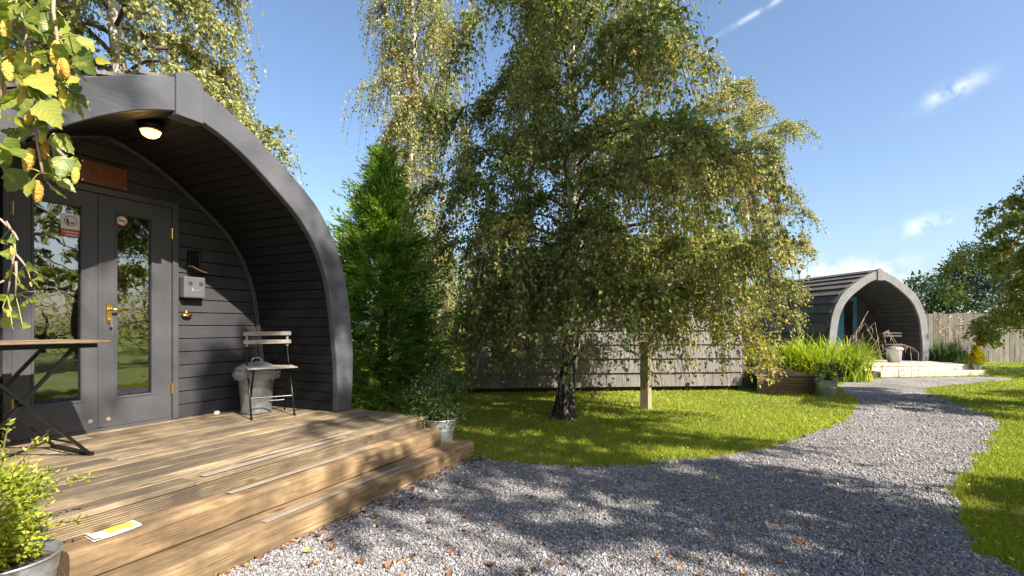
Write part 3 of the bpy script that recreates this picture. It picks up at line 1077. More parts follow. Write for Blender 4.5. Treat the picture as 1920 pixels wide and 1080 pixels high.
def resample(pts, n):
    P = [Vector((x, z)) for x, z in pts]
    P = [2 * P[0] - P[1]] + P + [Vector((-P[-2].x * 0.3 + P[-1].x * 0.7 - 0.05, P[-1].y + 0.04))]
    dense = []
    for i in range(1, len(P) - 2):
        for k in range(16):
            t = k / 16
            p0, p1, p2, p3 = P[i - 1], P[i], P[i + 1], P[i + 2]
            dense.append(0.5 * ((2 * p1) + (p2 - p0) * t + (2 * p0 - 5 * p1 + 4 * p2 - p3) * t * t + (3 * p1 - p0 - 3 * p2 + p3) * t ** 3))
    dense.append(P[-2])
    s = [0]
    for a, b in zip(dense[:-1], dense[1:]): s.append(s[-1] + (b - a).length)
    out = []
    for k in range(n + 1):
        q = s[-1] * k / n
        i = max(1, next((j for j, v in enumerate(s) if v >= q - 1e-9), len(s) - 1))
        f = (q - s[i - 1]) / max(1e-9, s[i] - s[i - 1])
        out.append(dense[i - 1].lerp(dense[i], min(1, max(0, f))))
    return out, s[-1]


def pod(root, floor, kx, kz, length, recess, fascia_m, lining_m, wall_m, roof_m, n_rows, single=False, lining_w=0.095, lining=True, doors=True, seed=1, thick=0.17, wall_rows=0.123):
    rng = random.Random(seed)
    def pr(pts, n):
        q, ln = resample([(x * kx, z * kz) for x, z in pts], n)
        return [(p.x, p.y + floor) for p in q], ln
    outp, olen = pr(OUT_P, 26)
    inp, ilen = pr(IN_P, 26)
    # arch boards on the front, one each side, and the apex block
    for sx in (1, -1):
        m = MB()
        n = len(outp)
        V = []
        for y in (-0.035, 0.03):
            V += [(sx * x, y, z) for x, z in outp] + [(sx * x, y, z) for x, z in inp]
        F = []
        for i in range(n - 1):
            a, b, c, d = i, i + 1, n + i + 1, n + i
            F.append((a, b, c, d))
            F.append((2 * n + a, 2 * n + d, 2 * n + c, 2 * n + b))
            F.append((a, 2 * n + a, 2 * n + b, b))
            F.append((d, c, 2 * n + c, 2 * n + d))
        F.append((0, n, 3 * n, 2 * n))
        F.append((n - 1, 3 * n - 1, 4 * n - 1, 2 * n - 1))
        m.add(V, F).build('fascia_board', fascia_m, root, bevel=0.006)
    zo, zi = outp[-1][1], inp[-1][1]
    w = 0.098 * kx
    MB().prism([(-w, zi - 0.06), (w, zi - 0.06), (w, zo - 0.005), (0, zo + 0.045), (-w, zo - 0.005)], -0.06, 0.06).build('apex_block', fascia_m, root, bevel=0.006)
    # outer shell: a thick barrel behind the boards
    so = [(x - 0.03 * kx if x > 0.03 else x, z - 0.02) for x, z in outp]
    si, _ = pr([(x + 0.045, z + 0.03) for x, z in IN_P], 26)
    full_o = so + [(-x, z) for x, z in so[-2::-1]]
    full_i = si + [(-x, z) for x, z in si[-2::-1]]
    n = len(full_o)
    V = [(x, y, z) for y in (0.031, length - 0.03) for x, z in full_o] + [(x, y, z) for y in (0.031, length - 0.03) for x, z in full_i]
    F = []
    for i in range(n - 1):
        F.append((i, i + 1, n + i + 1, n + i))
        F.append((2 * n + i, 3 * n + i, 3 * n + i + 1, 2 * n + i + 1))
        F.append((i, 2 * n + i, 2 * n + i + 1, i + 1))
        F.append((n + i, n + i + 1, 3 * n + i + 1, 3 * n + i))
    for a in (0, n - 1): F.append((a, n + a, 3 * n + a, 2 * n + a))
    MB().add(V, F).build('shell', M['shingle_dark'], root)
    # back wall
    back = full_o
    MB().prism(back, length - 0.03, length).build('back_wall', wall_m, root)
    MB().box(-1.62 * kx, 1.62 * kx, recess + 0.06, length - 0.03, floor - 0.05, floor - 0.002).build('floor_panel', M['skid'], root)
    # shingle courses round the outside
    cour, tot = resample([(x * kx, z * kz) for x, z in OUT_P], n_rows)
    cour = [(p.x, p.y + floor) for p in cour]
    for sx in (1, -1):
        for k in range(n_rows):
            x0, z0 = cour[k]
            x1, z1 = cour[k + 1]
            dx, dz = x1 - x0, z1 - z0
            ln = math.hypot(dx, dz)
            nx, nz = dz / ln, -dx / ln
            e = 0.045
            lo_x, lo_z = x0 + nx * e - dx / ln * 0.03, z0 + nz * e - dz / ln * 0.03
            hi_x, hi_z = x1 + nx * 0.006, z1 + nz * 0.006
            poly = [(sx * lo_x, lo_z), (sx * hi_x, hi_z), (sx * (hi_x - nx * 0.02), hi_z - nz * 0.02), (sx * (lo_x - nx * 0.022), lo_z - nz * 0.022)]
            if single and sx == single and k < n_rows - 2:
                y = 0.032
                while y < length - 0.02:
                    wd = rng.choice((0.16, 0.2, 0.24, 0.28))
                    y1 = min(length + 0.005, y + wd)
                    if length + 0.005 - y1 < 0.08: y1 = length + 0.005
                    j = rng.uniform(-0.004, 0.004)
                    pp = [(px + sx * nx * j, pz + nz * j) for px, pz in poly]
                    MB().prism(pp, y + 0.003, y1 - 0.003).build('shingle', roof_m, root)
                    y = y1
            else:
                MB().prism(poly, 0.032, length + 0.005).build('shingle_course', roof_m, root)
    MB().prism([(-0.12 * kx, zo - 0.05), (0.12 * kx, zo - 0.05), (0.02, zo + 0.025), (-0.02, zo + 0.025)], 0.125, length + 0.01).build('ridge_cap', M['shingle_dark'], root)
    # boards lining the porch
    if lining:
        nl = int(round(ilen / lining_w))
        lp, _ = resample([(x * kx, z * kz) for x, z in IN_P], nl)
        lp = [(p.x, p.y + floor) for p in lp]
        for sx in (1, -1):
            for k in range(nl):
                x0, z0 = lp[k]; x1, z1 = lp[k + 1]
                dx, dz = x1 - x0, z1 - z0
                ln = math.hypot(dx, dz)
                nx, nz = dz / ln, -dx / ln
                g, c = 0.005, 0.008
                tx, tz = dx / ln, dz / ln
                def q(s, o): return (sx * (x0 + tx * s + nx * o), z0 + tz * s + nz * o)
                poly = [q(0.0015, c), q(g, 0), q(ln - g, 0.0), q(ln - 0.0015, c), q(ln - 0.0015, 0.022), q(0.0015, 0.022)]
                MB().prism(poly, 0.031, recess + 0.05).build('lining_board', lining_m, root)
    # end wall of horizontal boards with the doors' opening
    def xin(z):
        for (xa, za), (xb, zb) in zip(inp[:-1], inp[1:]):
            if za <= z <= zb: return xa + (xb - xa) * (z - za) / max(1e-6, zb - za)
        return 0.0
    dl, dr_, dtop = -0.635 * kx, 0.572 * kx, floor + 1.985 * kz
    if doors:
        z = floor - 0.002
        while z < zi - 0.02:
            z1 = min(z + wall_rows * kz, zi - 0.012)
            spans = [(None, dl), (dr_, None)] if z1 < dtop + 0.02 else [(None, None)]
            for a, b in spans:
                xa0 = -xin(max(z, floor)) - 0.01 if a is None else a
                xa1 = -xin(z1) - 0.01 if a is None else a
                xb0 = xin(max(z, floor)) + 0.01 if b is None else b
                xb1 = xin(z1) + 0.01 if b is None else b
                y0 = recess
                V = [(xa0, y0 - 0.012, z + 0.005), (xb0, y0 - 0.012, z + 0.005), (xb1, y0 - 0.004, z1 - 0.004), (xa1, y0 - 0.004, z1 - 0.004),
                     (xa0, y0 + 0.03, z - 0.002), (xb0, y0 + 0.03, z - 0.002), (xb1, y0 + 0.03, z1 - 0.003), (xa1, y0 + 0.03, z1 - 0.003)]
                MB().add(V, [(0, 1, 2, 3), (7, 6, 5, 4), (0, 4, 5, 1), (1, 5, 6, 2), (2, 6, 7, 3), (3, 7, 4, 0)]).build('wall_board', wall_m, root)
            z = z1
    return outp, inp, zi, zo


# ------------------------------------------------------------------ near pod
pod1 = empty('camping_pod', C0, PANG, 'dark charcoal arched timber pod with glazed double doors and open porch, closest on the left', 'cabin')
DK = 0.40
outp, inp, ZI, ZO = pod(pod1, DK, 1.0, 1.0, 4.6, 1.07, M['fascia_paint'], M['lining_paint'], M['paint'], M['shingle'], 13, seed=2)
RC = 1.07
# double bead where porch lining meets the end wall
for sx in (1, -1):
    b1 = MB()
    b1.tube([(sx * (x - 0.012), RC - 0.024, z - 0.006) for x, z in inp], 0.011, 6)
    b1.tube([(sx * (x - 0.008), RC - 0.052, z - 0.006) for x, z in inp], 0.009, 6)
    b1.build('corner_bead', M['door_paint'], pod1, smooth=True)
# door frame
fx0, fx1, ftop = -0.632, 0.569, DK + 1.982
fr = MB()
fr.box(fx0, fx0 + 0.05, RC - 0.035, RC + 0.06, DK, ftop)
fr.box(fx1 - 0.05, fx1, RC - 0.035, RC + 0.06, DK, ftop)
fr.box(fx0 + 0.05, fx1 - 0.05, RC - 0.035, RC + 0.06, ftop - 0.05, ftop)
fr.box(fx0 + 0.05, fx1 - 0.05, RC - 0.02, RC + 0.06, DK - 0.005, DK + 0.018)
fr.build('door_frame', M['door_paint'], pod1, bevel=0.004)


def door(x0, x1, gx0, gx1, handle, hinge_side):
    z0, z1 = DK + 0.022, ftop - 0.054
    gz0, gz1 = 0.645, 2.21
    d = MB()
    y0, y1 = RC - 0.012, RC + 0.04
    d.box(x0, gx0, y0, y1, z0, z1)
    d.box(gx1, x1, y0, y1, z0, z1)
    d.box(gx0, gx1, y0, y1, z0, gz0)
    d.box(gx0, gx1, y0, y1, gz1, z1)
    leaf = d.build('door', M['door_paint'], pod1)
    bd = MB()
    w = 0.017
    ya, yb = y0 - 0.006, y0 + 0.022
    bd.box(gx0, gx0 + w, ya, yb, gz0, gz1).box(gx1 - w, gx1, ya, yb, gz0, gz1).box(gx0 + w, gx1 - w, ya, yb, gz0, gz0 + w).box(gx0 + w, gx1 - w, ya, yb, gz1 - w, gz1)
    bd.build('glazing_bead', M['door_paint'], leaf, bevel=0.003)
    MB().box(gx0 + 0.002, gx1 - 0.002, y0 + 0.023, y0 + 0.029, gz0 + 0.002, gz1 - 0.002).build('glass_pane', M['glass'], leaf)
    for hz in (DK + 0.28, DK + 1.70):
        h = MB()
        hx = x1 if hinge_side > 0 else x0
        h.tube([(hx, y0 - 0.012, hz - 0.05), (hx, y0 - 0.012, hz + 0.05)], 0.008, 8)
        h.box(hx - 0.012 if hinge_side > 0 else hx + 0.001, hx - 0.001 if hinge_side > 0 else hx + 0.012, y0 - 0.006, y0 - 0.001, hz - 0.048, hz + 0.048)
        h.build('hinge', M['brass'], leaf, smooth=False)
    if handle:
        hx, hz = x0 + 0.055, 1.36
        MB().box(hx - 0.021, hx + 0.021, y0 - 0.008, y0 - 0.0005, hz - 0.085, hz + 0.075).build('handle_plate', M['brass'], leaf, bevel=0.003)
        hd = MB()
        hd.tube([(hx, y0 - 0.006, hz + 0.03), (hx, y0 - 0.045, hz + 0.03)], 0.009, 8)
        hd.tube([(hx - 0.004, y0 - 0.045, hz + 0.03), (hx + 0.04, y0 - 0.05, hz + 0.031), (hx + 0.09, y0 - 0.046, hz + 0.026), (hx + 0.125, y0 - 0.04, hz + 0.034)], [0.010, 0.009, 0.008, 0.007], 8)
        hd.build('handle', M['brass'], leaf, smooth=True)
        k = MB()
        k.tube([(hx + 0.004, y0 - 0.008, hz - 0.05), (hx + 0.004, y0 - 0.03, hz - 0.05)], 0.004, 6)
        k.box(hx - 0.004, hx + 0.012, y0 - 0.032, y0 - 0.029, hz - 0.115, hz - 0.045)
        k.build('key', M['steel'], leaf)
    st = MB()
    cx_ = x0 + 0.05 if handle else x1 - 0.07
    st.lathe([(0.0165, 0), (0.0165, 0.004), (0.010, 0.007), (0.001, 0.007)], 14)
    so = st.build('door_button', M['grip'], leaf)
    so.location = (cx_, y0 - 0.0005, DK + 0.085)
    so.rotation_euler = (R(90), 0, 0)
    return leaf


SEAM = -0.033
dr_right = door(SEAM + 0.002, fx1 - 0.052, 0.066, 0.367, True, 1)
dr_left = door(fx0 + 0.052, SEAM - 0.002, -0.470, -0.148, False, -1)
sb = MB().box(SEAM - 0.022, SEAM + 0.004, RC - 0.022, RC - 0.0125, DK + 0.03, ftop - 0.06).build('meeting_strip', M['door_paint'], pod1, bevel=0.002)
# skid under the pod
for sx in (-1.2, 1.2):
    MB().box(sx - 0.09, sx + 0.09, 0.1, 4.5, 0.0, DK - 0.06).build('skid', M['skid'], pod1)


# stickers on the glass (flat print)
def disc(mb, cx, cz, r, y, n=24, r2=0.0):
    if r2:
        V = [(cx + q * math.cos(2 * PI * k / n), y, cz + q * math.sin(2 * PI * k / n)) for k in range(n) for q in (r2, r)]
        mb.add(V, [(2 * k, 2 * k + 1, (2 * k + 3) % (2 * n), (2 * k + 2) % (2 * n)) for k in range(n)])
    else:
        mb.add([(cx + r * math.cos(2 * PI * k / n), y, cz + r * math.sin(2 * PI * k / n)) for k in range(n)], [tuple(range(n))])


gy = RC - 0.012 + 0.021
sk = empty('window_sticker', L1(-0.225, gy, 2.03), PANG, 'white and red square dog notice sticker inside the left door glass', 'sticker')
MB().box(-0.062, 0.062, -0.0012, 0.0, -0.02, 0.10).build('backing', M['white'], sk)
MB().box(-0.062, 0.062, -0.0012, 0.0, -0.082, -0.022).build('red_panel', M['red'], sk)
m = MB(); disc(m, 0.0, 0.045, 0.041, -0.0022, 28, 0.036)
for bx in ((-0.020, 0.045, 0.007, 0.014), (-0.018, 0.030, 0.004, 0.016), (-0.010, 0.028, 0.003, 0.012), (0.010, 0.030, 0.010, 0.005), (0.020, 0.036, 0.004, 0.006), (0.004, 0.024, 0.002, 0.006), (0.016, 0.024, 0.002, 0.006)):
    m.add([(bx[0] - bx[2], -0.0022, bx[1] - bx[3]), (bx[0] + bx[2], -0.0022, bx[1] - bx[3]), (bx[0] + bx[2], -0.0022, bx[1] + bx[3]), (bx[0] - bx[2], -0.0022, bx[1] + bx[3])], [(0, 1, 2, 3)])
m.build('pictogram', M['ink'], sk)
m = MB()
rr_ = random.Random(5)
for zrow, xa, xb in ((-0.042, -0.052, 0.052), (-0.064, -0.034, 0.036)):
    x = xa
    while x < xb:
        wl = rr_.uniform(0.003, 0.007)
        m.add([(x, -0.0022, zrow - 0.006), (x + wl, -0.0022, zrow - 0.006), (x + wl, -0.0022, zrow + rr_.uniform(0.003, 0.008)), (x, -0.0022, zrow + 0.004)], [(0, 1, 2, 3)])
        x += wl + rr_.choice((0.002, 0.002, 0.006))
m.build('print', M['white'], sk)
s2 = empty('window_sticker', L1(0.128, gy, 2.145), PANG, 'small round red no smoking sticker inside the right door glass', 'sticker')
m = MB(); disc(m, 0, 0, 0.042, -0.001); m.build('backing', M['white'], s2)
m = MB(); disc(m, 0, 0, 0.046, -0.002, 28, 0.036)
m.bar((-0.028, -0.002, 0.028), (0.028, -0.002, -0.028), 0.0005, 0.008, (0, 1, 0))
m.build('red_ring', M['red'], s2)
MB().box(-0.026, 0.024, -0.0016, -0.0012, -0.005, 0.005).build('pictogram', M['ink'], s2)

# ------------------------------------------------------------------ things fixed to the near pod's end wall
sg = empty('door_sign', L1(-0.02, RC - 0.016, 2.485), PANG, 'orange brown wooden name sign with red lettering above the near double doors', 'sign')
MB().box(-0.165, 0.165, -0.022, 0.0, -0.09, 0.09).build('board', M['sign_orange'], sg, bevel=0.004)
m = MB()
for k, (xx, hh) in enumerate(((-0.085, 0.085), (-0.045, 0.06), (-0.012, 0.07), (0.022, 0.05), (0.055, 0.06), (0.088, 0.05))):
    m.bar((xx, -0.0235, -0.03), (xx + 0.012, -0.0235, -0.03 + hh), 0.003, 0.014, (0, 1, 0))
    m.bar((xx, -0.0242, -0.028 + hh * (k % 2) * 0.6), (xx + 0.026, -0.0242, -0.02 + hh * (k % 2) * 0.5), 0.003, 0.012, (0, 1, 0))
m.build('lettering', M['sign_red'], sg)
for x in (-0.15, 0.15):
    for z in (-0.075, 0.075):
        MB().tube([(x, -0.023, z), (x, -0.027, z)], 0.006, 8).build('screw', M['steel'], sg)

ab = empty('ashtray_box', L1(0.68, RC - 0.013, 1.615), PANG, 'grey metal cigarette bin with two round holes on the dark wall', 'ashtray')
m = MB().box(-0.1, 0.1, -0.085, 0.0, -0.1, 0.1)
m.build('body', M['grey_plastic'], ab, bevel=0.016, seg=3)
for x in (-0.045, 0.055):
    m = MB(); disc(m, x, 0.035, 0.021, -0.0862, 20); m.build('hole', M['ink'], ab)
    m = MB(); disc(m, x - 0.004, 0.031, 0.014, -0.0866, 20); m.build('hole_plate', M['brass'], ab)
m = MB()
m.bar((-0.03, -0.0866, -0.035), (0.05, -0.0866, -0.02), 0.001, 0.010, (0, 1, 0))
m.bar((-0.028, -0.0866, -0.03), (-0.024, -0.0866, -0.005), 0.001, 0.012, (0, 1, 0))
m.build('white_mark', M['white'], ab)

wb = empty('wall_bracket', L1(0.715, RC - 0.013, 1.87), PANG, 'black metal wall bracket with a shallow curved ledge above the ashtray', 'bracket')
MB().box(-0.06, 0.06, -0.03, 0.0, -0.05, 0.10).build('back_plate', M['black_metal'], wb, bevel=0.004)
m = MB()
V = []
for i in range(9):
    a = i / 8
    x = -0.075 + 0.20 * a
    z = -0.055 - 0.045 * math.sin(min(1, a * 1.3) * PI * 0.5) + 0.02 * max(0, a - 0.7) * 3
    V += [(x, -0.11 + 0.02 * a, z), (x, -0.005, z + 0.01), (x, -0.11 + 0.02 * a, z - 0.012), (x, -0.005, z - 0.004)]
F = []
for i in range(8):
    a = 4 * i
    F += [(a, a + 4, a + 5, a + 1), (a + 2, a + 3, a + 7, a + 6), (a, a + 2, a + 6, a + 4), (a + 1, a + 5, a + 7, a + 3)]
F += [(0, 1, 3, 2), (32, 34, 35, 33)]
m.add(V, F).build('ledge', M['skid'], wb)
m = MB().tube([(-0.06, -0.03, 0.08), (-0.02, -0.05, 0.02), (-0.02, -0.05, -0.05)], 0.007, 6).tube([(0.04, -0.03, 0.08), (0.03, -0.05, 0.0), (0.03, -0.05, -0.06)], 0.007, 6)
m.build('strap', M['black_metal'], wb)

bo = empty('bottle_opener', L1(0.645, RC - 0.013, 1.365), PANG, 'small brass bottle opener screwed to the dark boards', 'bottle opener')
m = MB()
m.tube([(-0.042, -0.012, 0.004), (-0.034, -0.028, -0.010), (-0.012, -0.034, -0.014), (0.012, -0.034, -0.014), (0.034, -0.028, -0.010), (0.042, -0.012, 0.004)], [0.008, 0.010, 0.011, 0.011, 0.010, 0.008], 8)
m.build('hook', M['brass'], bo, smooth=True)
MB().box(-0.036, 0.036, -0.012, 0.0, -0.03, 0.016).build('plate', M['brass'], bo, bevel=0.006)
MB().tube([(0, -0.012, 0.01), (0, -0.010, 0.034)], [0.014, 0.009], 10).build('tab', M['brass'], bo)

# lit bulkhead lamp under the porch ceiling
lm = empty('porch_lamp', L1(-0.05, 0.34, 2.768), PANG, 'small round lit bulkhead lamp glowing under the porch ceiling', 'lamp')
MB().lathe([(0.002, 0.012), (0.078, 0.012), (0.084, -0.004), (0.082, -0.03), (0.066, -0.038)], 24).build('base', M['black_metal'], lm, smooth=True)
MB().lathe([(0.066, -0.036), (0.066, -0.052), (0.054, -0.082), (0.03, -0.098), (0.001, -0.102)], 20).build('lens', M['bulb'], lm, smooth=True)
MB().lathe([(0.067, -0.036), (0.075, -0.036), (0.075, -0.052), (0.068, -0.054)], 24).build('rim', M['brass'], lm, smooth=True)
pl = bpy.data.lights.new('lamp_glow', 'POINT')
pl.energy = 0.55
pl.color = (1.0, 0.6, 0.22)
pl.shadow_soft_size = 0.05
po = bpy.data.objects.new('lamp_glow', pl)
COL.objects.link(po)
po.location = L1(-0.05, 0.34, 2.742 - 0.16)

# ------------------------------------------------------------------ deck and steps of the near pod
dk = empty('wooden_deck', L1(0, 0, 0), PANG, 'honey brown timber deck with two sleeper steps before the near pod', 'deck')
DX0, DX1 = -2.15, 1.69
bw, gap = 0.140, 0.008
y = -0.955
pb = None
k = 0
while y < RC + 0.02:
    xs = DX0, DX1
    dz = random.uniform(-0.002, 0.001)
    cut = [xs] if k % 3 else [(DX0, DX0 + 1.9 + random.uniform(-.4, .4))]
    if len(cut) == 1 and cut[0][1] < DX1: cut.append((cut[0][1] + 0.004, DX1))
    for a, b in cut:
        o = MB().box(-(b - a) / 2, (b - a) / 2, -bw / 2, bw / 2, -0.028, 0).build('deck_board', M['deck'], dk, bevel=0.004)
        o.location = ((a + b) / 2 + (random.uniform(-.006, .006) if b == DX1 else 0), y + bw / 2, DK - 0.003 + dz)
    y += bw + gap
    k += 1
# ribbed riser under the deck's front edge
rs = MB()
n = 7
zb, zt = 0.29, DK - 0.034
poly = []
for i in range(n):
    a = zb + (zt - zb) * i / n
    h = (zt - zb) / n
    poly += [(-0.944, a + 0.001), (-0.952, a + 0.003), (-0.952, a + h - 0.003), (-0.944, a + h - 0.001)]
V = [(x, py, pz) for x in (DX0, DX1 - 0.012) for py, pz in poly] + [(x, -0.92, pz) for x in (DX0, DX1 - 0.012) for pz in (zt, zb)]
q = len(poly)
F = [(i, i + 1, q + i + 1, q + i) for i in range(q - 1)]
F += [(q - 1, 2 * q, 2 * q + 2, 2 * q - 1), (2 * q, 2 * q + 1, 2 * q + 3, 2 * q + 2), tuple(range(q)) + (2 * q, 2 * q + 1), tuple(q + i for i in range(q))[::-1] + (2 * q + 3, 2 * q + 2)]
rs.add(V, F).build('riser_board', M['deck'], dk)
MB().box(DX0 + 0.03, DX1 - 0.03, -0.915, RC, 0.0, DK - 0.036).build('subframe', M['skid'], dk)


def sleeper(x0, x1, y0, y1, z0, z1):
    nseg = 14
    V, F = [], []
    rng = random.Random(int(z1 * 1000))
    sec = [(y0 + 0.012, z0), (y0, z0 + 0.012), (y0, z1 - 0.022), (y0 + 0.007, z1 - 0.007), (y0 + 0.022, z1), (y1, z1), (y1, z0)]
    ns = len(sec)
    for i in range(nseg + 1):
        x = x0 + (x1 - x0) * i / nseg
        j = rng.uniform(-0.004, 0.004)
        e = rng.uniform(-0.003, 0.004)
        V += [(x, yy + (j if yy < y1 else 0), zz + (e if z1 - 0.03 < zz and yy < y0 + 0.05 else 0)) for yy, zz in sec]
    for i in range(nseg):
        for s in range(ns):
            s2_ = (s + 1) % ns
            F.append((i * ns + s, i * ns + s2_, (i + 1) * ns + s2_, (i + 1) * ns + s))
    F += [tuple(range(ns))[::-1], tuple(nseg * ns + s for s in range(ns))]
    return MB().add(V, F).build('step', M['sleeper'], dk)


st2 = sleeper(-1.16, 1.66, -1.115, -0.945, 0.142, 0.29)
st1 = sleeper(-1.62, 1.92, -1.325, -0.93, 0.0, 0.14)


def strip(x0, x1, y0, z, parent):
    s = MB().box(-(x1 - x0) / 2, (x1 - x0) / 2, -0.021, 0.021, 0, 0.0045).build('grip_strip', M['grip'], parent, bevel=0.001)
    s.location = ((x0 + x1) / 2, y0, z)
    return s


strip(-0.47, 0.64, -0.918, DK + 0.0005, dk)
strip(-0.39, 0.80, -1.035, 0.2965, st2)
strip(-0.33, 0.89, -1.25, 0.1465, st1)
#@@PART3
# ------------------------------------------------------------------ things standing on the near deck
# galvanised bin with a clear liner and a lid
bn = empty('dustbin', L1(1.10, 0.68, DK - 0.002), PANG, 'galvanised dustbin with a clear bag liner behind the bistro chair', 'bin')
MB().lathe([(0.001, 0.012), (0.128, 0.012), (0.133, 0.0), (0.138, 0.008), (0.136, 0.03), (0.16, 0.30), (0.172, 0.36), (0.176, 0.365), (0.168, 0.37), (0.15, 0.30), (0.13, 0.04)], 32).build('body', M['galv'], bn, smooth=True)
m = MB()
n = 40
prof = [(0.176, 0.372), (0.19, 0.36), (0.205, 0.335), (0.20, 0.30), (0.185, 0.288)]
for j, (r, z) in enumerate(prof):
    for k2 in range(n):
        a = 2 * PI * k2 / n
        rr = r + 0.012 * math.sin(k2 * 2.3 + j) * (j > 0) + 0.008 * math.sin(k2 * 5.1) * (j > 1)
        m.v.append((rr * math.cos(a), rr * math.sin(a), z + 0.014 * math.sin(k2 * 1.7 + j * 2) * (j > 0)))
for j in range(len(prof) - 1):
    for k2 in range(n):
        k3 = (k2 + 1) % n
        m.f.append((j * n + k2, j * n + k3, (j + 1) * n + k3, (j + 1) * n + k2))
m.build('bag', M['bag'], bn, smooth=True)
lid = MB().lathe([(0.19, 0.368), (0.192, 0.38), (0.18, 0.388), (0.13, 0.41), (0.06, 0.428), (0.001, 0.432)], 32).build('lid', M['galv'], bn, smooth=True)
MB().tube([(-0.055, 0, 0.424), (-0.05, 0, 0.448), (-0.03, 0, 0.462), (0.03, 0, 0.462), (0.05, 0, 0.448), (0.055, 0, 0.424)], 0.006, 8).build('handle', M['galv'], lid, smooth=True)

bn.scale = (1.0, 1.0, 1.17)

# folding bistro chair: origin between its feet, faces local -y
ch_ang = PANG + math.atan2(-0.195, 0.34)
ch = empty('bistro_chair', L1(1.082, 0.463, DK - 0.003), ch_ang, 'folding bistro chair with pale bleached slats in the near porch', 'chair')
W2 = 0.185
for sx in (-1, 1):
    x = sx * W2
    MB().tube([(x, -0.18, 0.008), (x, -0.02, 0.30), (x, 0.10, 0.47), (x, 0.16, 0.62), (x * 0.97, 0.20, 0.82)], 0.0085, 8).build('leg', M['black_metal'], ch, smooth=True)
    x2 = x * 0.86
    MB().tube([(x2, 0.17, 0.008), (x2, 0.02, 0.25), (x2, -0.13, 0.448)], 0.0085, 8).build('leg', M['black_metal'], ch, smooth=True)
    MB().tube([(x, -0.215, 0.008), (x, -0.15, 0.008)], 0.011, 8).build('foot', M['black_metal'], ch, smooth=True)
    MB().box(x * 0.985 - 0.011, x * 0.985 + 0.011, 0.145, 0.168, 0.655, 0.80).build('back_bracket', M['slat_wood'], ch, bevel=0.003)
sr = MB()
sr.bar((-W2, -0.17, 0.443), (-W2, 0.16, 0.443), 0.010, 0.018)
sr.bar((W2, -0.17, 0.443), (W2, 0.16, 0.443), 0.010, 0.018)
sr.build('seat_rail', M['black_metal'], ch)
for k in range(7):
    s = MB().box(-0.215, 0.215, -0.0185, 0.0185, 0, 0.013).build('seat_slat', M['slat_wood'], ch, bevel=0.003)
    s.location = (0, -0.165 + k * 0.051, 0.453)
for z, tl in ((0.782, 0.10), (0.70, 0.13)):
    s = MB().box(-0.215, 0.215, -0.007, 0.007, -0.02, 0.02).build('back_slat', M['slat_wood'], ch, bevel=0.003)
    s.location = (0, 0.138, z)
    s.rotation_euler = (-tl, 0, 0)
MB().tube([(-W2, -0.085, 0.18), (W2, -0.085, 0.18)], 0.007, 8).build('stretcher', M['black_metal'], ch)
MB().tube([(-W2 * .86, 0.10, 0.12), (W2 * .86, 0.10, 0.12)], 0.007, 8).build('stretcher', M['black_metal'], ch)

# folding bistro table
tb = empty('bistro_table', L1(-0.80, 0.44, DK - 0.003), PANG, 'folding bistro table with wooden top and black crossed legs', 'table')
for k in range(8):
    s = MB().box(-0.40, 0.40, -0.036, 0.036, -0.007, 0.008).build('top_slat', M['table_wood'], tb, bevel=0.003)
    s.location = (0, -0.26 + k * 0.0765, 0.752)
m = MB()
for yy in (-0.2, 0.22):
    m.box(-0.36, 0.36, yy - 0.012, yy + 0.012, 0.712, 0.740)
m.build('top_rail', M['black_metal'], tb)
for yy, xs in ((-0.215, 1), (0.235, 1)):
    MB().bar((-0.30, yy, 0.71), (0.315, yy, 0.012), 0.016, 0.03, (0, 1, 0)).build('leg', M['black_metal'], tb)
for yy in (-0.185, 0.205):
    MB().bar((0.24, yy, 0.71), (-0.31, yy, 0.012), 0.016, 0.03, (0, 1, 0)).build('leg', M['black_metal'], tb)
for x in (0.315, -0.31):
    MB().bar((x, -0.24, 0.012), (x, 0.26, 0.012), 0.028, 0.022).build('foot_bar', M['black_metal'], tb)
MB().tube([(0.25, -0.21, 0.09), (0.25, 0.23, 0.09)], 0.008, 8).build('stretcher', M['black_metal'], tb)
MB().tube([(-0.03, -0.225, 0.40), (-0.03, -0.17, 0.40)], 0.014, 10).build('pivot', M['black_metal'], tb)

# small scrap lying by the wall
sc_ = MB()
sc_.add([(-0.025, -0.014, 0.0), (0.02, -0.02, 0.0), (0.03, 0.012, 0.012), (-0.018, 0.016, 0.02), (-0.02, -0.008, 0.028), (0.012, -0.012, 0.03), (0.02, 0.008, 0.034), (-0.012, 0.012, 0.036)],
        [(0, 3, 2, 1), (4, 5, 6, 7), (0, 1, 5, 4), (1, 2, 6, 5), (2, 3, 7, 6), (3, 0, 4, 7)])
o = sc_.build('paper_scrap', M['cream'], None, bevel=0.003)
o.location = L1(0.60 + 0.26, 0.93, DK - 0.002)
tag(o, 'crumpled cream paper scrap on the deck by the dark wall', 'litter')

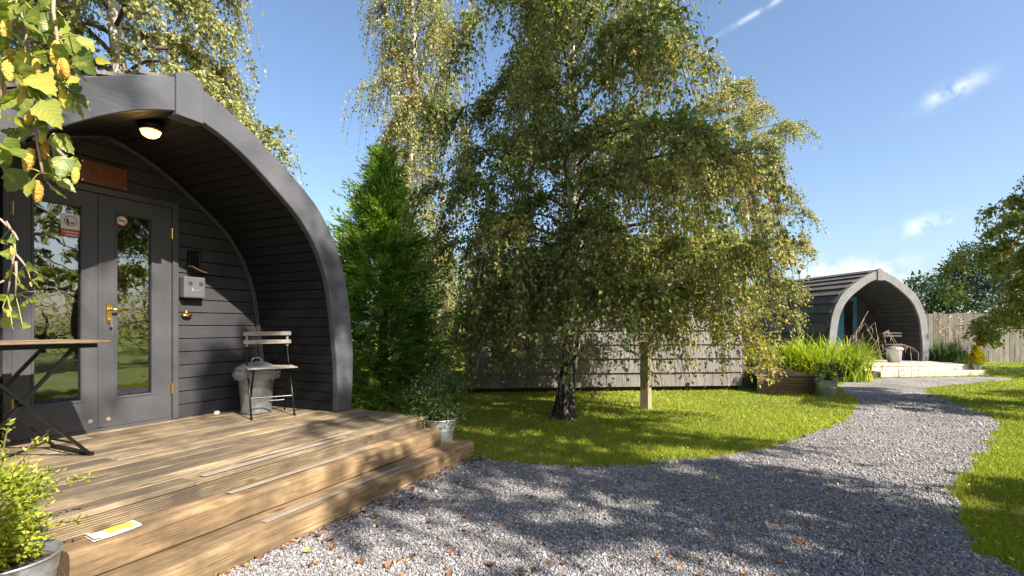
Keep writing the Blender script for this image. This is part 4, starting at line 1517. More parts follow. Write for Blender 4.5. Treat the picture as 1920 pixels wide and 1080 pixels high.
# yellow and white packet on the step
pk = empty('paper_packet', L1(-0.965, -1.03, 0.293), PANG + 0.06, 'white and yellow paper packet lying on the upper step', 'packet')
V, F = [], []
nx_, ny_ = 10, 6
def pz(a, b): return 0.004 + 0.014 * math.sin(PI * a) * math.sin(PI * b) + 0.003 * math.sin(a * 14) * (1 - b) + (0.010 * (0.16 - a) / 0.16 if a < 0.16 else 0)
for i in range(nx_ + 1):
    for j in range(ny_ + 1):
        a, b = i / nx_, j / ny_
        V.append((-0.10 + 0.20 * a + 0.02 * b, -0.052 + 0.104 * b - 0.012 * math.sin(a * 3), pz(a, b)))
for i in range(nx_):
    for j in range(ny_):
        q = i * (ny_ + 1) + j
        F.append((q, q + ny_ + 1, q + ny_ + 2, q + 1))
n = len(V)
V2 = V + [(x, y_, 0.001) for x, y_, z in V]
F2 = F + [tuple(i + n for i in f[::-1]) for f in F]
MB().add(V2, F2).build('wrapper', simple('packet_paper', (0.74, 0.72, 0.66), 0.6, var=0.06), pk, smooth=True)
V3 = []
for i in range(7):
    for j in range(4):
        a, b = 0.30 + 0.60 * i / 6, 0.16 + 0.66 * j / 3
        V3.append((-0.10 + 0.20 * a + 0.02 * b, -0.052 + 0.104 * b - 0.012 * math.sin(a * 3), pz(a, b) + 0.0016))
MB().add(V3, [(i * 4 + j, i * 4 + j + 4, i * 4 + j + 5, i * 4 + j + 1) for i in range(6) for j in range(3)]).build('yellow_print', simple('packet_yellow', (0.70, 0.62, 0.05), 0.55, var=0.2, nscale=60), pk, smooth=True)
m = MB()
for j in range(3):
    x = 0.36
    while x < 0.86:
        wl = random.uniform(0.01, 0.035)
        b = 0.28 + 0.2 * j
        def pp(a, b): return (-0.10 + 0.20 * a + 0.02 * b, -0.052 + 0.104 * b - 0.012 * math.sin(a * 3), pz(a, b) + 0.0026)
        m.add([pp(x, b), pp(x + wl, b), pp(x + wl, b + 0.07), pp(x, b + 0.06)], [(0, 1, 2, 3)])
        x += wl + random.uniform(0.012, 0.03)
m.build('print', simple('packet_ink', (0.32, 0.30, 0.10), 0.6), pk)


def bucket(root, r, h, mt, soil=True):
    MB().lathe([(0.001, 0.008), (r * 0.74, 0.008), (r * 0.76, 0.0), (r * 0.78, 0.01), (r * 0.88, h * 0.5), (r * 0.905, h * 0.53), (r * 0.90, h * 0.56), (r * 0.93, h * 0.66), (r * 0.95, h * 0.69), (r * 0.95, h * 0.72), (r * 0.985, h * 0.97), (r, h * 0.985),
                (r, h), (r * 0.97, h), (r * 0.86, h * 0.45), (r * 0.85, h * 0.4)], 36).build('bucket', mt, root, smooth=True)
    m = MB()
    m.lathe([(r * 1.012 + 0.004 * math.cos(a), h * 0.985 + 0.005 * math.sin(a)) for a in [k * PI / 4 for k in range(9)]], 36)
    m.build('rim', mt, root, smooth=True)
    MB().lathe([(0.001, h * 0.84), (r * 0.5, h * 0.85), (r * 0.965, h * 0.82)], 20).build('soil', M['soil'], root, smooth=True)


def shrub(root, c, rad, n, leaf, mt, seed, stems=9, z0=0.15, extra=None, spread=0.17, clumps=70, normal_up=0.3):
    rng = np.random.default_rng(seed)
    P, D, ci = clumped(n, c, rad, rng, clumps, spread, 0.45)
    m = MB()
    for k in range(stems):
        d = rng.normal(size=3) * np.asarray(rad) * 0.55
        tip = np.asarray(c) + d + np.array([0, 0, rad[2] * 0.35])
        m.tube([(d[0] * 0.12, d[1] * 0.12, z0), tuple(np.asarray(c) * 0.5 + d * 0.45 + np.array([0, 0, z0 * 0.5])), tuple(tip)], [0.008, 0.006, 0.003], 5)
    if extra:
        EP, ED = [], []
        for p0, p1, cnt in extra:
            p0, p1 = np.array(p0), np.array(p1)
            mid = (p0 + p1) / 2 + np.array([0, 0, 0.04])
            m.tube([tuple(p0), tuple(mid), tuple(p1)], [0.004, 0.003, 0.002], 5)
            t = rng.random(cnt)[:, None]
            q = p0 * (1 - t) ** 2 + mid * 2 * t * (1 - t) + p1 * t * t
            EP.append(q + rng.normal(size=q.shape) * 0.008)
            ED.append(unit(p1 - p0) * 0.5 + rng.normal(size=q.shape) * 0.7)
        P = np.concatenate([P] + EP)
        D = np.concatenate([D] + ED)
    m.build('stems', M['brown_bark'], root, smooth=True)
    ok = P[:, 2] > z0 - 0.02
    P, D = P[ok], D[ok]
    D = D + rng.normal(size=D.shape) * 0.5 + np.array([0, 0, 0.25])
    f = link('foliage', leaf_mesh('foliage', P, D, rng.uniform(0.7, 1.2, len(P)) * leaf, 0.5, None, rng, 0.15, normal_up), M[mt], root)
    f['kind'] = 'stuff'


nb = empty('potted_shrub', L1(-1.365, -1.125, 0.139), PANG, 'yellow green shrub in a galvanised bucket on the bottom step by the table', 'plant')
bucket(nb, 0.163, 0.22, M['galv'])
shrub(nb, (-0.10, 0.03, 0.40), (0.16, 0.18, 0.27), 7500, 0.024, 'leaf_shrub', 21, z0=0.18,
      extra=[((0.05, 0, 0.42), (0.30, 0.02, 0.44), 34), ((0.05, 0, 0.25), (0.24, -0.02, 0.28), 26), ((0.03, 0.05, 0.5), (0.16, 0.08, 0.66), 30), ((-0.05, 0.0, 0.5), (-0.12, 0.04, 0.73), 30), ((0, 0.05, 0.5), (0.05, 0.10, 0.74), 30)])
rb = empty('potted_shrub', L1(1.795, -1.02, 0.139), PANG, 'green shrub in a galvanised bucket at the far end of the steps', 'plant')
bucket(rb, 0.155, 0.22, M['galv_pale'])
shrub(rb, (0.0, 0.05, 0.40), (0.24, 0.24, 0.26), 3600, 0.032, 'leaf_pot', 22, stems=14, z0=0.17, spread=0.2, clumps=55)

# ------------------------------------------------------------------ second pod: long side to the camera
a2 = Vector((-0.87, 9.23, 0)); b2 = Vector((4.53, 9.72, 0))
ax2 = (b2 - a2).normalized()
len2 = (b2 - a2).length
bk2 = Vector((-ax2.y, ax2.x, 0))
FL2 = 0.13
org2 = b2 + bk2 * 1.66
rz2 = math.atan2(-ax2.y, -ax2.x) - PI / 2          # local +y runs from the front (right end) to the back
pod2 = empty('camping_pod', org2, rz2, 'grey shingled pod seen side on behind the birch trunk', 'cabin')
side2 = 1 if (Matrix.Rotation(rz2, 3, 'Z') @ Vector((1, 0, 0))).y < 0 else -1
pod(pod2, FL2, 1.0, 1.0, len2, 1.07, M['paint'], M['lining_paint'], M['paint'], M['shingle'], 13, single=side2, lining=False, doors=True, seed=5)
for sx in (-1.45, 1.45):
    MB().box(sx - 0.1, sx + 0.1, 0.05, len2 - 0.05, 0.0, FL2 - 0.012).build('skid', M['skid'], pod2)

# its deck and the pot beside it
d2a, d2b = Vector((4.60, 9.30, 0)), Vector((5.62, 9.16, 0))
dx2 = (d2b - d2a).normalized()
rzd = math.atan2(dx2.y, dx2.x)
dk2 = empty('side_deck', d2a, rzd, 'dark weathered deck at the end of the side-on pod', 'deck')
ld = (d2b - d2a).length
for k in range(15):
    s = MB().box(0, ld, 0, 0.138, -0.026, 0).build('deck_board', M['deck_dark'], dk2, bevel=0.003)
    s.location = (0.001 * (k % 2), k * 0.144, 0.34)
for k in range(5):
    s = MB().box(0, ld - 0.004, 0, 0.024, 0, 0.054).build('face_board', M['deck_dark'], dk2, bevel=0.004)
    s.location = (0, 0.006, 0.008 + k * 0.0605)
s = MB().box(ld - 0.03, ld - 0.006, 0.035, 2.1, 0.0, 0.31).build('end_board', M['deck_dark'], dk2)
p2 = empty('potted_shrub', ground_at(1549, 742), 0, 'small dark bush in a pale grey bucket beside the side deck', 'plant')
bucket(p2, 0.185, 0.29, M['galv_pale'])
shrub(p2, (0, 0, 0.42), (0.24, 0.24, 0.19), 1500, 0.034, 'leaf_dark', 23, z0=0.24)

# ------------------------------------------------------------------ third pod at the end of the path
th3 = R(9)
ux3 = Vector((math.cos(th3), math.sin(th3), 0)); ny3 = Vector((-ux3.y, ux3.x, 0))
c3 = Vector((10.06, 13.6, 0))
pod3 = empty('camping_pod', c3, th3, 'pod with pale grey arch and dark open porch at the end of the path', 'cabin')
FL3 = 0.285
o3, i3, zi3, zo3 = pod(pod3, FL3, 0.94, 0.945, 5.2, 1.3, M['fascia_grey'], M['dark_board'], M['dark_board'], M['shingle_dark'], 12, lining_w=0.14, wall_rows=0.15, seed=9)
for sx in (-1.2, 1.2):
    MB().box(sx - 0.09, sx + 0.09, 0.1, 5.1, 0.0, FL3 - 0.06).build('skid', M['skid'], pod3)
def L3(t, n, z=0.0): return c3 + ux3 * t + ny3 * n + Vector((0, 0, z))
# its glazed doors with blue frames
for x0, x1 in ((-0.592, -0.034), (-0.030, 0.532)):
    d = MB().box(x0, x0 + 0.12, 1.27, 1.33, FL3 + 0.01, FL3 + 1.86).box(x1 - 0.12, x1, 1.27, 1.33, FL3 + 0.01, FL3 + 1.86)
    d.box(x0 + 0.12, x1 - 0.12, 1.27, 1.33, FL3 + 0.01, FL3 + 0.26).box(x0 + 0.12, x1 - 0.12, 1.27, 1.33, FL3 + 1.72, FL3 + 1.86)
    leaf = d.build('door', M['curtain'], pod3)
    MB().box(x0 + 0.121, x1 - 0.121, 1.295, 1.301, FL3 + 0.261, FL3 + 1.719).build('glass_pane', M['glass'], leaf)
s3 = empty('door_sign', L3(0.18, 1.285, FL3 + 2.02), th3, 'small orange sign over the blue doors of the far pod', 'sign')
MB().box(-0.2, 0.2, -0.02, 0.0, -0.08, 0.08).build('board', M['sign_orange'], s3, bevel=0.004)
MB().box(-0.14, 0.14, -0.023, -0.0205, -0.03, 0.03).build('lettering', M['sign_red'], s3)
l3 = empty('porch_lamp', L3(-0.75, 1.26, FL3 + 1.85), th3, 'small white globe lamp inside the far porch', 'lamp')
MB().lathe([(0.001, -0.05), (0.03, -0.043), (0.05, -0.01), (0.045, 0.02), (0.02, 0.045), (0.001, 0.05)], 16).build('globe', M['white'], l3, smooth=True)
MB().box(-0.03, 0.03, 0.03, 0.05, -0.04, 0.04).build('wall_plate', M['black_metal'], l3)

# pale deck and steps of the third pod
dk3 = empty('pale_deck', c3, th3, 'pale deck and step below the far grey arch', 'deck')
for k in range(15):
    s = MB().box(-1.72, 1.58, 0, 0.165, -0.03, 0).build('deck_board', M['deck_pale'], dk3, bevel=0.004)
    s.location = (0, -1.15 + k * 0.169, FL3 - 0.004)
MB().box(-1.72, 1.56, -1.135, -1.10, 0.145, FL3 - 0.036).build('riser_board', M['deck_pale'], dk3, bevel=0.003)
MB().box(-1.3, 1.78, -1.33, -1.14, 0.0, 0.142).build('step', M['deck_pale'], dk3, bevel=0.01)
MB().box(-1.68, 1.52, -1.098, 1.2, 0.0, FL3 - 0.037).build('subframe', M['skid'], dk3)
MB().box(-1.78, -1.32, -1.28, -1.14, 0.0, 0.11).build('end_block', M['skid'], dk3, bevel=0.006)

# bin and chair in the far porch
b3 = empty('dustbin', L3(0.22, -0.25, FL3 - 0.003), th3, 'pale dustbin standing in the porch of the far pod', 'bin')
MB().lathe([(0.001, 0.0), (0.15, 0.0), (0.18, 0.36), (0.185, 0.37)], 20).build('body', M['galv_pale'], b3, smooth=True)
MB().lathe([(0.20, 0.33), (0.215, 0.36), (0.19, 0.40), (0.05, 0.44), (0.001, 0.445)], 20).build('lid', M['galv_pale'], b3, smooth=True)
c3h = empty('bistro_chair', L3(0.75, 0.25, FL3 - 0.003), th3 - 0.6, 'dark metal bistro chair in the shade of the far porch', 'chair')
for sx in (-1, 1):
    x = sx * W2
    MB().tube([(x, -0.18, 0.008), (x, 0.10, 0.47), (x * 0.97, 0.20, 0.82)], 0.01, 6).build('leg', M['black_metal'], c3h)
    MB().tube([(x, 0.17, 0.008), (x, -0.13, 0.448)], 0.01, 6).build('leg', M['black_metal'], c3h)
for k in range(6):
    s = MB().box(-0.2, 0.2, -0.02, 0.02, 0, 0.013).build('seat_slat', M['fence'], c3h)
    s.location = (0, -0.16 + k * 0.06, 0.455)
for z in (0.78, 0.70):
    s = MB().box(-0.2, 0.2, -0.007, 0.007, -0.02, 0.02).build('back_slat', M['fence'], c3h)
    s.location = (0, 0.14, z)

# golden dwarf conifer in a pot on the step
gc = empty('potted_conifer', L3(1.60, -1.23, 0.14), 0, 'small golden cone shaped conifer in a grey pot on the pale step', 'plant')
bucket(gc, 0.11, 0.15, M['galv'])
rng = np.random.default_rng(31)
n = 2600
h = rng.random(n) ** 1.2
ang = rng.random(n) * 2 * PI
rad = 0.19 * (1 - h) ** 0.7 * np.sqrt(rng.random(n)) * (0.6 + 0.5 * np.minimum(1, h * 5))
P = np.stack([rad * np.cos(ang), rad * np.sin(ang), 0.13 + 0.47 * h], -1)
D = np.stack([np.cos(ang) * 0.6, np.sin(ang) * 0.6, np.ones(n)], -1) + rng.normal(size=(n, 3)) * 0.2
f = link('foliage', leaf_mesh('foliage', P, D, 0.05, 0.3, None, rng), M['leaf_gold'], gc)
f['kind'] = 'stuff'
MB().tube([(0, 0, 0.1), (0, 0, 0.5)], [0.012, 0.004], 6).build('stems', M['brown_bark'], gc)

# ------------------------------------------------------------------ wooden post on the lawn
pp_ = empty('wooden_post', ground_at(1211, 767), R(-38), 'square weathered wooden post standing in the grass right of the birch trunk', 'post')
MB().box(-0.065, 0.065, -0.065, 0.065, -0.05, 1.02).build('shaft', M['post'], pp_, bevel=0.006)
MB().add([(-0.064, -0.064, 1.0201), (0.064, -0.064, 1.0201), (0.064, 0.064, 1.0201), (-0.064, 0.064, 1.0201), (0, 0, 1.06)], [(0, 1, 4), (1, 2, 4), (2, 3, 4), (3, 0, 4), (3, 2, 1, 0)]).build('cap', M['post'], pp_)

# ------------------------------------------------------------------ board fence behind the right lawn
fa, fb = Vector((11.5, 19.0, 0)), Vector((24.0, 15.6, 0))
fd = (fb - fa).normalized()
fl = (fb - fa).length
fn = empty('board_fence', fa, math.atan2(fd.y, fd.x), 'weathered grey close board fence behind the right lawn', 'fence')
proto = MB().box(0, 0.142, -0.011, 0.011, 0.0, 1.72).build('fence_board', M['fence'], fn, bevel=0.003)
nb_ = int(fl / 0.15)
for k in range(nb_):
    o = proto if k == 0 else share(proto, 'fence_board')
    o.location = (k * 0.15, random.uniform(-0.006, 0.006), random.uniform(-0.03, 0.02))
    o.rotation_euler = (0, random.uniform(-0.006, 0.006), 0)
for z in (0.35, 1.4):
    MB().box(0, fl, 0.02, 0.06, z - 0.04, z + 0.04).build('rail', M['fence'], fn)
for k in range(6):
    MB().box(k * 2.4 + 0.1, k * 2.4 + 0.2, 0.061, 0.16, 0, 1.7).build('fence_post', M['fence'], fn)

# ------------------------------------------------------------------ neighbour's house and aerial beyond the fence
hs = empty('neighbour_house', (21.5, 24.0, 0), R(-15), 'low cream house with brown tiled roof edge beyond the fence', 'house')
MB().box(-2.2, 4.0, 0, 5, 0, 1.95).build('wall', M['cream'], hs)
MB().add([(-2.5, -0.3, 1.96), (4.3, -0.3, 1.96), (4.3, 5.3, 1.96), (-2.5, 5.3, 1.96), (-2.2, 2.5, 2.35), (4, 2.5, 2.35)], [(0, 1, 5, 4), (1, 2, 5), (2, 3, 4, 5), (3, 0, 4), (3, 2, 1, 0)]).build('roof', M['roof_tile'], hs)
MB().box(-2.5, 4.3, -0.36, -0.301, 1.88, 2.0).build('gutter', M['white'], hs)
ae = empty('tv_aerial', at(1789, 570, 22.5) , 0, 'white rooftop aerial mast with a small dish beyond the fence', 'aerial')
ae.location.z = 2.15
m = MB().tube([(0, 0, -0.05), (0.05, 0, 0.9)], 0.022, 6)
m.build('mast', M['white'], ae)
m = MB()
for k in range(5):
    m.bar((-0.28 + 0.05 * k, 0, 0.25 + 0.13 * k), (0.30 - 0.05 * k, 0, 0.28 + 0.13 * k), 0.022, 0.022)
m.bar((-0.3, 0, 0.2), (-0.05, 0, 0.92), 0.02, 0.02)
m.build('antenna', M['white'], ae)
o = MB().lathe([(0.001, 0.03), (0.1, 0.04), (0.2, 0.08), (0.205, 0.075), (0.1, 0.02), (0.001, 0.0)], 18).build('dish', M['white'], ae, smooth=True)
o.rotation_euler = (R(80), 0, R(-10))
o.location = (0.1, -0.05, 0.02)
#@@PART4
# ------------------------------------------------------------------ trees
def fr_in(P, m=1.0):
    """which points lie inside the photographed frame (used to grow crowns only where the photo has them)"""
    Y = np.maximum(P[:, 1], 0.05)
    px = CX + F_PX * P[:, 0] / Y
    py = HOR_Y - F_PX * (P[:, 2] - EYE) / Y
    return (P[:, 1] > 0.1) & (px > -60) & (px < 1980) & (py > -40) & (py < 1120)


def left_of_far_pod(P):
    """crowns of the two lawn birches end left of the far arch"""
    px = CX + F_PX * P[:, 0] / np.maximum(P[:, 1], 0.5)
    py = HOR_Y - F_PX * (P[:, 2] - EYE) / np.maximum(P[:, 1], 0.5)
    return px < np.where(py > 470, 1535 - np.maximum(py - 560, 0) * 0.35, 1575)


# the birch in the middle of the lawn
def len_main(z, az):
    e = max(0.0, math.cos(az))          # towards the right of the picture
    w = max(0.0, -math.cos(az))
    base = 1.9 if z < 4.2 else max(0.5, 1.9 - (z - 4.2) * 0.22)
    bulge = 1.7 * math.exp(-((z - 2.4) / 1.0) ** 2)
    return base + e * bulge - w * 0.1


weeping_tree('birch_tree', 'weeping birch with black and white trunk in the middle lawn', 'tree', tuple(ground_at(1057, 782)), 9.0, 0.125, 68, len_main, 11, 'leaf_birch', 1.35,
             leaf=0.056, lean=(0.045, 0.0), subs=15, twigs=10, per=19, jit=0.03, lat=0.9, weep=1.0, twig_len=(0.28, 1.05), zmin=0.52, rise=0.62, low=1.65, keep=left_of_far_pod, turn=0.32)

# weeping birch behind the conifer
weeping_tree('birch_tree', 'tall narrow weeping birch behind the dark green conifer', 'tree', (-2.75, 13.2, 0), 12.5, 0.16, 52, lambda z, a: 1.2 if z < 8 else max(0.3, 1.3 - (z - 8) * 0.24), 12, 'leaf_birch_pale', 2.2,
             leaf=0.07, lean=(0.01, 0), subs=12, twigs=8, per=24, weep=1.35, twig_len=(0.5, 1.4), zmin=1.2, rise=0.9)

# birch behind the near pod
weeping_tree('birch_tree', 'broad pale green birch rising behind the near pod roof', 'tree', (-7.0, 8.9, 0), 12.0, 0.2, 52, lambda z, a: 2.35 if z < 9 else max(0.5, 2.35 - (z - 9) * 0.5), 13, 'leaf_birch_pale', 3.2,
             leaf=0.085, subs=13, twigs=7, per=21, weep=1.15, twig_len=(0.5, 1.3), zmin=2.6, rise=0.7)

# pale birch behind the side-on pod
weeping_tree('birch_tree', 'pale feathery birch behind the side-on pod and the big birch', 'tree', (6.0, 13.0, 0), 7.9, 0.09, 46, lambda z, a: 1.45 if z < 5.2 else max(0.4, 1.45 - (z - 5.2) * 0.4), 14, 'leaf_birch_pale', 1.1,
             leaf=0.062, subs=12, twigs=8, per=20, weep=0.75, twig_len=(0.3, 0.8), zmin=0.9, rise=0.8, keep=left_of_far_pod)

# leafy tree reaching in from the right
weeping_tree('leafy_tree', 'broad leafy tree reaching in at the right edge before the fence', 'tree', (8.45, 6.9, 0), 4.2, 0.08, 58, lambda z, a: 1.5 if z < 2.7 else max(0.35, 1.5 - (z - 2.7) * 0.75), 15, 'leaf_right', 0.9,
             leaf=0.058, subs=12, twigs=8, per=20, weep=0.8, twig_len=(0.2, 0.45), zmin=0.95, bark_m='brown_bark', rise=0.6)

# trees behind the photographer whose shade falls on the gravel and the porch
out = lambda P: ~fr_in(P)
weeping_tree('birch_tree', 'birch behind the photographer shading the front gravel', 'tree', (6.25, -0.45, 0), 11.8, 0.19, 50, lambda z, a: 2.0 if z < 9.2 else max(0.5, 2.0 - (z - 9.2) * 0.6), 16, 'leaf_birch', 2.4,
             leaf=0.09, subs=13, twigs=7, per=18, weep=0.9, twig_len=(0.3, 0.9), zmin=1.3, keep=out)
weeping_tree('birch_tree', 'tall birch behind the photographer with boughs high over the porch', 'tree', (4.3, -4.3, 0), 14.0, 0.18, 22, lambda z, a: 1.8, 17, 'leaf_birch', 9.6,
             leaf=0.065, subs=7, twigs=3, per=9, weep=0.7, twig_len=(0.3, 0.7), zmin=1.6, keep=out)
weeping_tree('leafy_tree', 'round leafy tree on the open lawn to the right of the path', 'tree', (15.5, 3.4, 0), 7.0, 0.18, 26, lambda z, a: 2.4 if z < 4.5 else max(0.5, 2.4 - (z - 4.5) * 0.8), 18, 'leaf_tree', 1.5,
             leaf=0.11, subs=10, twigs=5, per=13, weep=0.6, twig_len=(0.3, 0.7), zmin=1.0, bark_m='brown_bark', keep=out)
weeping_tree('leafy_tree', 'second leafy tree farther along the open lawn', 'tree', (16.5, -2.2, 0), 7.5, 0.18, 26, lambda z, a: 2.6 if z < 4.5 else max(0.5, 2.6 - (z - 4.5) * 0.8), 19, 'leaf_tree', 1.4,
             leaf=0.11, subs=10, twigs=5, per=13, weep=0.6, twig_len=(0.3, 0.7), zmin=1.0, bark_m='brown_bark', keep=out)

# ------------------------------------------------------------------ conifer beside the near pod
def conifer(label, base, height, rad, seed, mt, sprays=1150, sub=11, leaf=0.08):
    rng = np.random.default_rng(seed)
    rt = empty('conifer_tree', base, 0, label, 'tree')
    MB().tube([(0, 0, -0.05), (0.02, 0, height * 0.5), (0.0, 0.02, height * 0.97)], [0.09, 0.05, 0.008], 10).build('trunk', M['brown_bark'], rt, smooth=True)
    h = 0.03 + 0.97 * rng.random(sprays) ** 1.25
    prof = np.interp(h, [0, 0.06, 0.2, 0.45, 0.7, 0.85, 1.0], [1.0, 1.12, 1.05, 0.82, 0.50, 0.26, 0.03])
    az = rng.random(sprays) * 2 * PI
    lump = 1 + 0.20 * np.sin(az * 3 + h * 14) + 0.14 * np.sin(az * 7 - h * 25)
    r = rad * prof * lump * (0.45 + 0.55 * rng.random(sprays) ** 0.6)
    rise = np.interp(h, [0, 0.5, 0.75, 1.0], [0.12, 0.6, 0.75, 1.4])
    out_ = np.stack([np.cos(az), np.sin(az), rise], -1) + rng.normal(size=(sprays, 3)) * 0.22
    A = unit(out_)
    Ls = rng.uniform(0.26, 0.56, sprays) * np.interp(h, [0, 0.8, 1], [1.05, 0.95, 0.55])
    wild = rng.random(sprays) < 0.2
    Ls = np.where(wild, Ls * 1.55, Ls)
    S = np.stack([np.cos(az) * r, np.sin(az) * r, h * height], -1) - A * Ls[:, None] * np.where(wild, 0.35, 0.6)[:, None]
    up = np.tile([[0, 0, 1.0]], (sprays, 1)) + rng.normal(size=(sprays, 3)) * 0.35
    side = unit(np.cross(A, up))
    Nn = np.cross(side, A)
    P, D, sz = [], [], []
    for k in range(sub):
        t = (k + 0.5) / sub
        sg = 1 if k % 2 else -1
        p = S + A * (Ls * t)[:, None] + np.array([0, 0, -1.0]) * (Ls * t * t * 0.18)[:, None]
        d = unit(A * 0.85 + side * sg * 0.75 + np.array([0, 0, -0.12]))
        bl = Ls * (1 - t * 0.75) * 0.42
        for j in range(4):
            q = p + d * (bl * j / 4)[:, None] + Nn * rng.normal(size=(sprays, 1)) * 0.006
            P.append(q)
            D.append(unit(d + side * sg * (0.35 if j % 2 else -0.35) + A * 0.3 + rng.normal(size=d.shape) * 0.12))
            sz.append(np.full(sprays, leaf) * rng.uniform(0.8, 1.3, sprays))
        P.append(S + A * (Ls * t)[:, None]); D.append(A + rng.normal(size=A.shape) * 0.08); sz.append(np.full(sprays, leaf))
    n = len(P)
    P, D, sz = np.concatenate(P), np.concatenate(D), np.concatenate(sz)
    tone = np.clip(0.45 + rng.normal(size=sprays) * 0.24, 0, 1)
    rnd = np.clip(np.tile(tone, n) + rng.normal(size=len(P)) * 0.12, 0, 1)
    ok = P[:, 2] > 0.04
    c = link('crown', leaf_mesh('crown', P[ok], D[ok], sz[ok], 0.24, rnd[ok], rng, 0.06), M[mt], rt)
    c['kind'] = 'stuff'
    return rt


conifer('bright green feathery conifer between the near pod and the side-on pod', (-2.10, 8.05, 0), 4.05, 0.90, 41, 'leaf_conifer', sprays=1650)


# ------------------------------------------------------------------ hedges and far trees
def leaf_mass(name, label, cat, c, rad, n, leaf, mt, seed, clumps=160, spread=0.13, trunk=True, kind=None, wid=0.6):
    rng = np.random.default_rng(seed)
    rt = empty(name, (c[0], c[1], 0), 0, label, cat)
    P, D, ci = clumped(n, (0, 0, c[2]), rad, rng, clumps, spread, 0.55)
    ok = P[:, 2] > 0.03
    P, D, ci = P[ok], D[ok], ci[ok]
    rnd = np.clip(rng.beta(2, 2, len(P)) * 0.8 + (rng.random(clumps)[ci] - 0.3) * 0.4, 0, 1)
    if trunk:
        m = MB().tube([(0, 0, -0.05), (0.05, 0, c[2] * 0.5), (0, 0.05, c[2] + rad[2] * 0.4)], [0.14, 0.1, 0.03], 8)
        m.build('trunk', M['brown_bark'], rt, smooth=True)
        b = MB()
        for k in range(14):
            t = np.clip(rng.normal(size=3) * 0.55, -0.7, 0.7) * np.asarray(rad)
            b.tube([(0, 0, c[2] * 0.55), (t[0] * 0.5, t[1] * 0.5, c[2] * 0.8 + t[2] * 0.3), (t[0], t[1], c[2] + t[2])], [0.04, 0.025, 0.008], 5)
        b.build('branches', M['brown_bark'], rt)
    o = link('crown' if trunk else 'foliage', leaf_mesh('crown', P, D + rng.normal(size=D.shape) * 0.6, rng.uniform(0.7, 1.2, len(P)) * leaf, wid, rnd, rng), M[mt], rt)
    o['kind'] = 'stuff'
    return rt


leaf_mass('hedge_bush', 'sunlit yellow green tall hedge bush behind the lawn left of the side-on pod', 'bush', (-2.4, 15.2, 1.7), (1.5, 0.9, 2.0), 22000, 0.085, 'leaf_hedge', 51)
leaf_mass('hedge_bush', 'hedge bush half hidden behind the conifer', 'bush', (-5.4, 15.6, 1.6), (1.9, 0.9, 2.0), 7000, 0.085, 'leaf_hedge', 52)
leaf_mass('evergreen_shrub', 'dark evergreen mass behind the fence beside the far arch', 'shrub', (18.2, 21.5, 1.75), (1.9, 1.2, 1.25), 9000, 0.14, 'leaf_dark', 53)
leaf_mass('evergreen_tree', 'blue green tree standing beyond the fence behind the leafy tree', 'tree', (22.9, 24.6, 3.5), (1.0, 1.2, 1.7), 7000, 0.15, 'leaf_blue', 54)
leaf_mass('garden_hedge', 'dark garden hedge beyond the lawn at the right', 'hedge', (21.0, 2.0, 1.3), (1.4, 9.0, 1.6), 12000, 0.13, 'leaf_tree', 55)

# the garden is ringed by trees behind the photographer too (they show in the door glass and close the horizon)
for i, (x, y_, h_, r_, lb) in enumerate([(19.5, 8.5, 7.0, 2.6, 'leafy garden tree beyond the right lawn beside the hedge'), (14.5, -8.5, 8.0, 3.2, 'leafy garden tree at the sunny corner behind the photographer'),
                                         (9.0, -13.0, 8.5, 3.4, 'leafy garden tree straight towards the sun behind the photographer'), (2.5, -12.0, 8.5, 3.4, 'leafy garden tree directly behind the photographer'),
                                         (-4.0, -11.0, 8.5, 3.4, 'leafy garden tree behind the photographer to the left'), (-9.5, -7.5, 8.0, 3.2, 'leafy garden tree behind the near deck'),
                                         (-11.0, -1.0, 8.0, 3.0, 'leafy garden tree left of the near deck'), (-11.5, 5.0, 8.0, 2.6, 'leafy garden tree left of the near pod'), (19.0, -4.5, 8.0, 3.2, 'leafy garden tree behind the right hedge')]):
    leaf_mass('garden_tree', lb, 'tree', (x, y_, h_ * 0.5), (r_, r_, h_ * 0.5), 9000, 0.2, 'leaf_tree', 200 + i, clumps=200, spread=0.14)

# ------------------------------------------------------------------ strap-leaved plants by the far pod
def blades(rt, n, spread, h, mt, seed, wid=0.016, arch=0.75, name='leaves', seg=6):
    rng = np.random.default_rng(seed)
    root = rng.normal(size=(n, 2)) * np.asarray(spread) * 0.5
    root = np.clip(root, -np.asarray(spread), np.asarray(spread))
    az = rng.random(n) * 2 * PI
    hh = rng.uniform(0.65, 1.1, n) * h
    reach = rng.uniform(0.25, 1.0, n) * arch * h
    t = np.linspace(0, 1, seg + 1)
    dr = np.stack([np.cos(az), np.sin(az)], -1)
    up = hh[:, None] * (1.55 * t - (0.35 + 0.75 * rng.random(n)[:, None]) * t ** 2.4)
    xy = root[:, None, :] + dr[:, None, :] * (reach[:, None] * t ** 1.6)[:, :, None]
    C = np.concatenate([xy, np.maximum(up, 0.01)[:, :, None]], 2)
    sd = np.stack([-np.sin(az), np.cos(az), np.zeros(n)], -1)[:, None, :]
    w = (wid * rng.uniform(0.7, 1.2, n))[:, None, None] * (1 - t ** 2.5)[None, :, None] * 0.5 + 0.0008
    V = np.stack([C - sd * w, C + sd * w], 2).reshape(-1, 3)
    k = 2 * (seg + 1)
    b = np.arange(n)[:, None] * k
    F = np.concatenate([b + np.array([[2 * i, 2 * i + 1, 2 * i + 3, 2 * i + 2]]) for i in range(seg)], 1).reshape(-1, 4)
    rnd = np.repeat(np.clip(rng.beta(2, 2, n), 0, 1), k)
    o = link(name, np_mesh(name, V, F, attrs={'rnd': rnd}), M[mt], rt)
    o['kind'] = 'stuff'
    return o


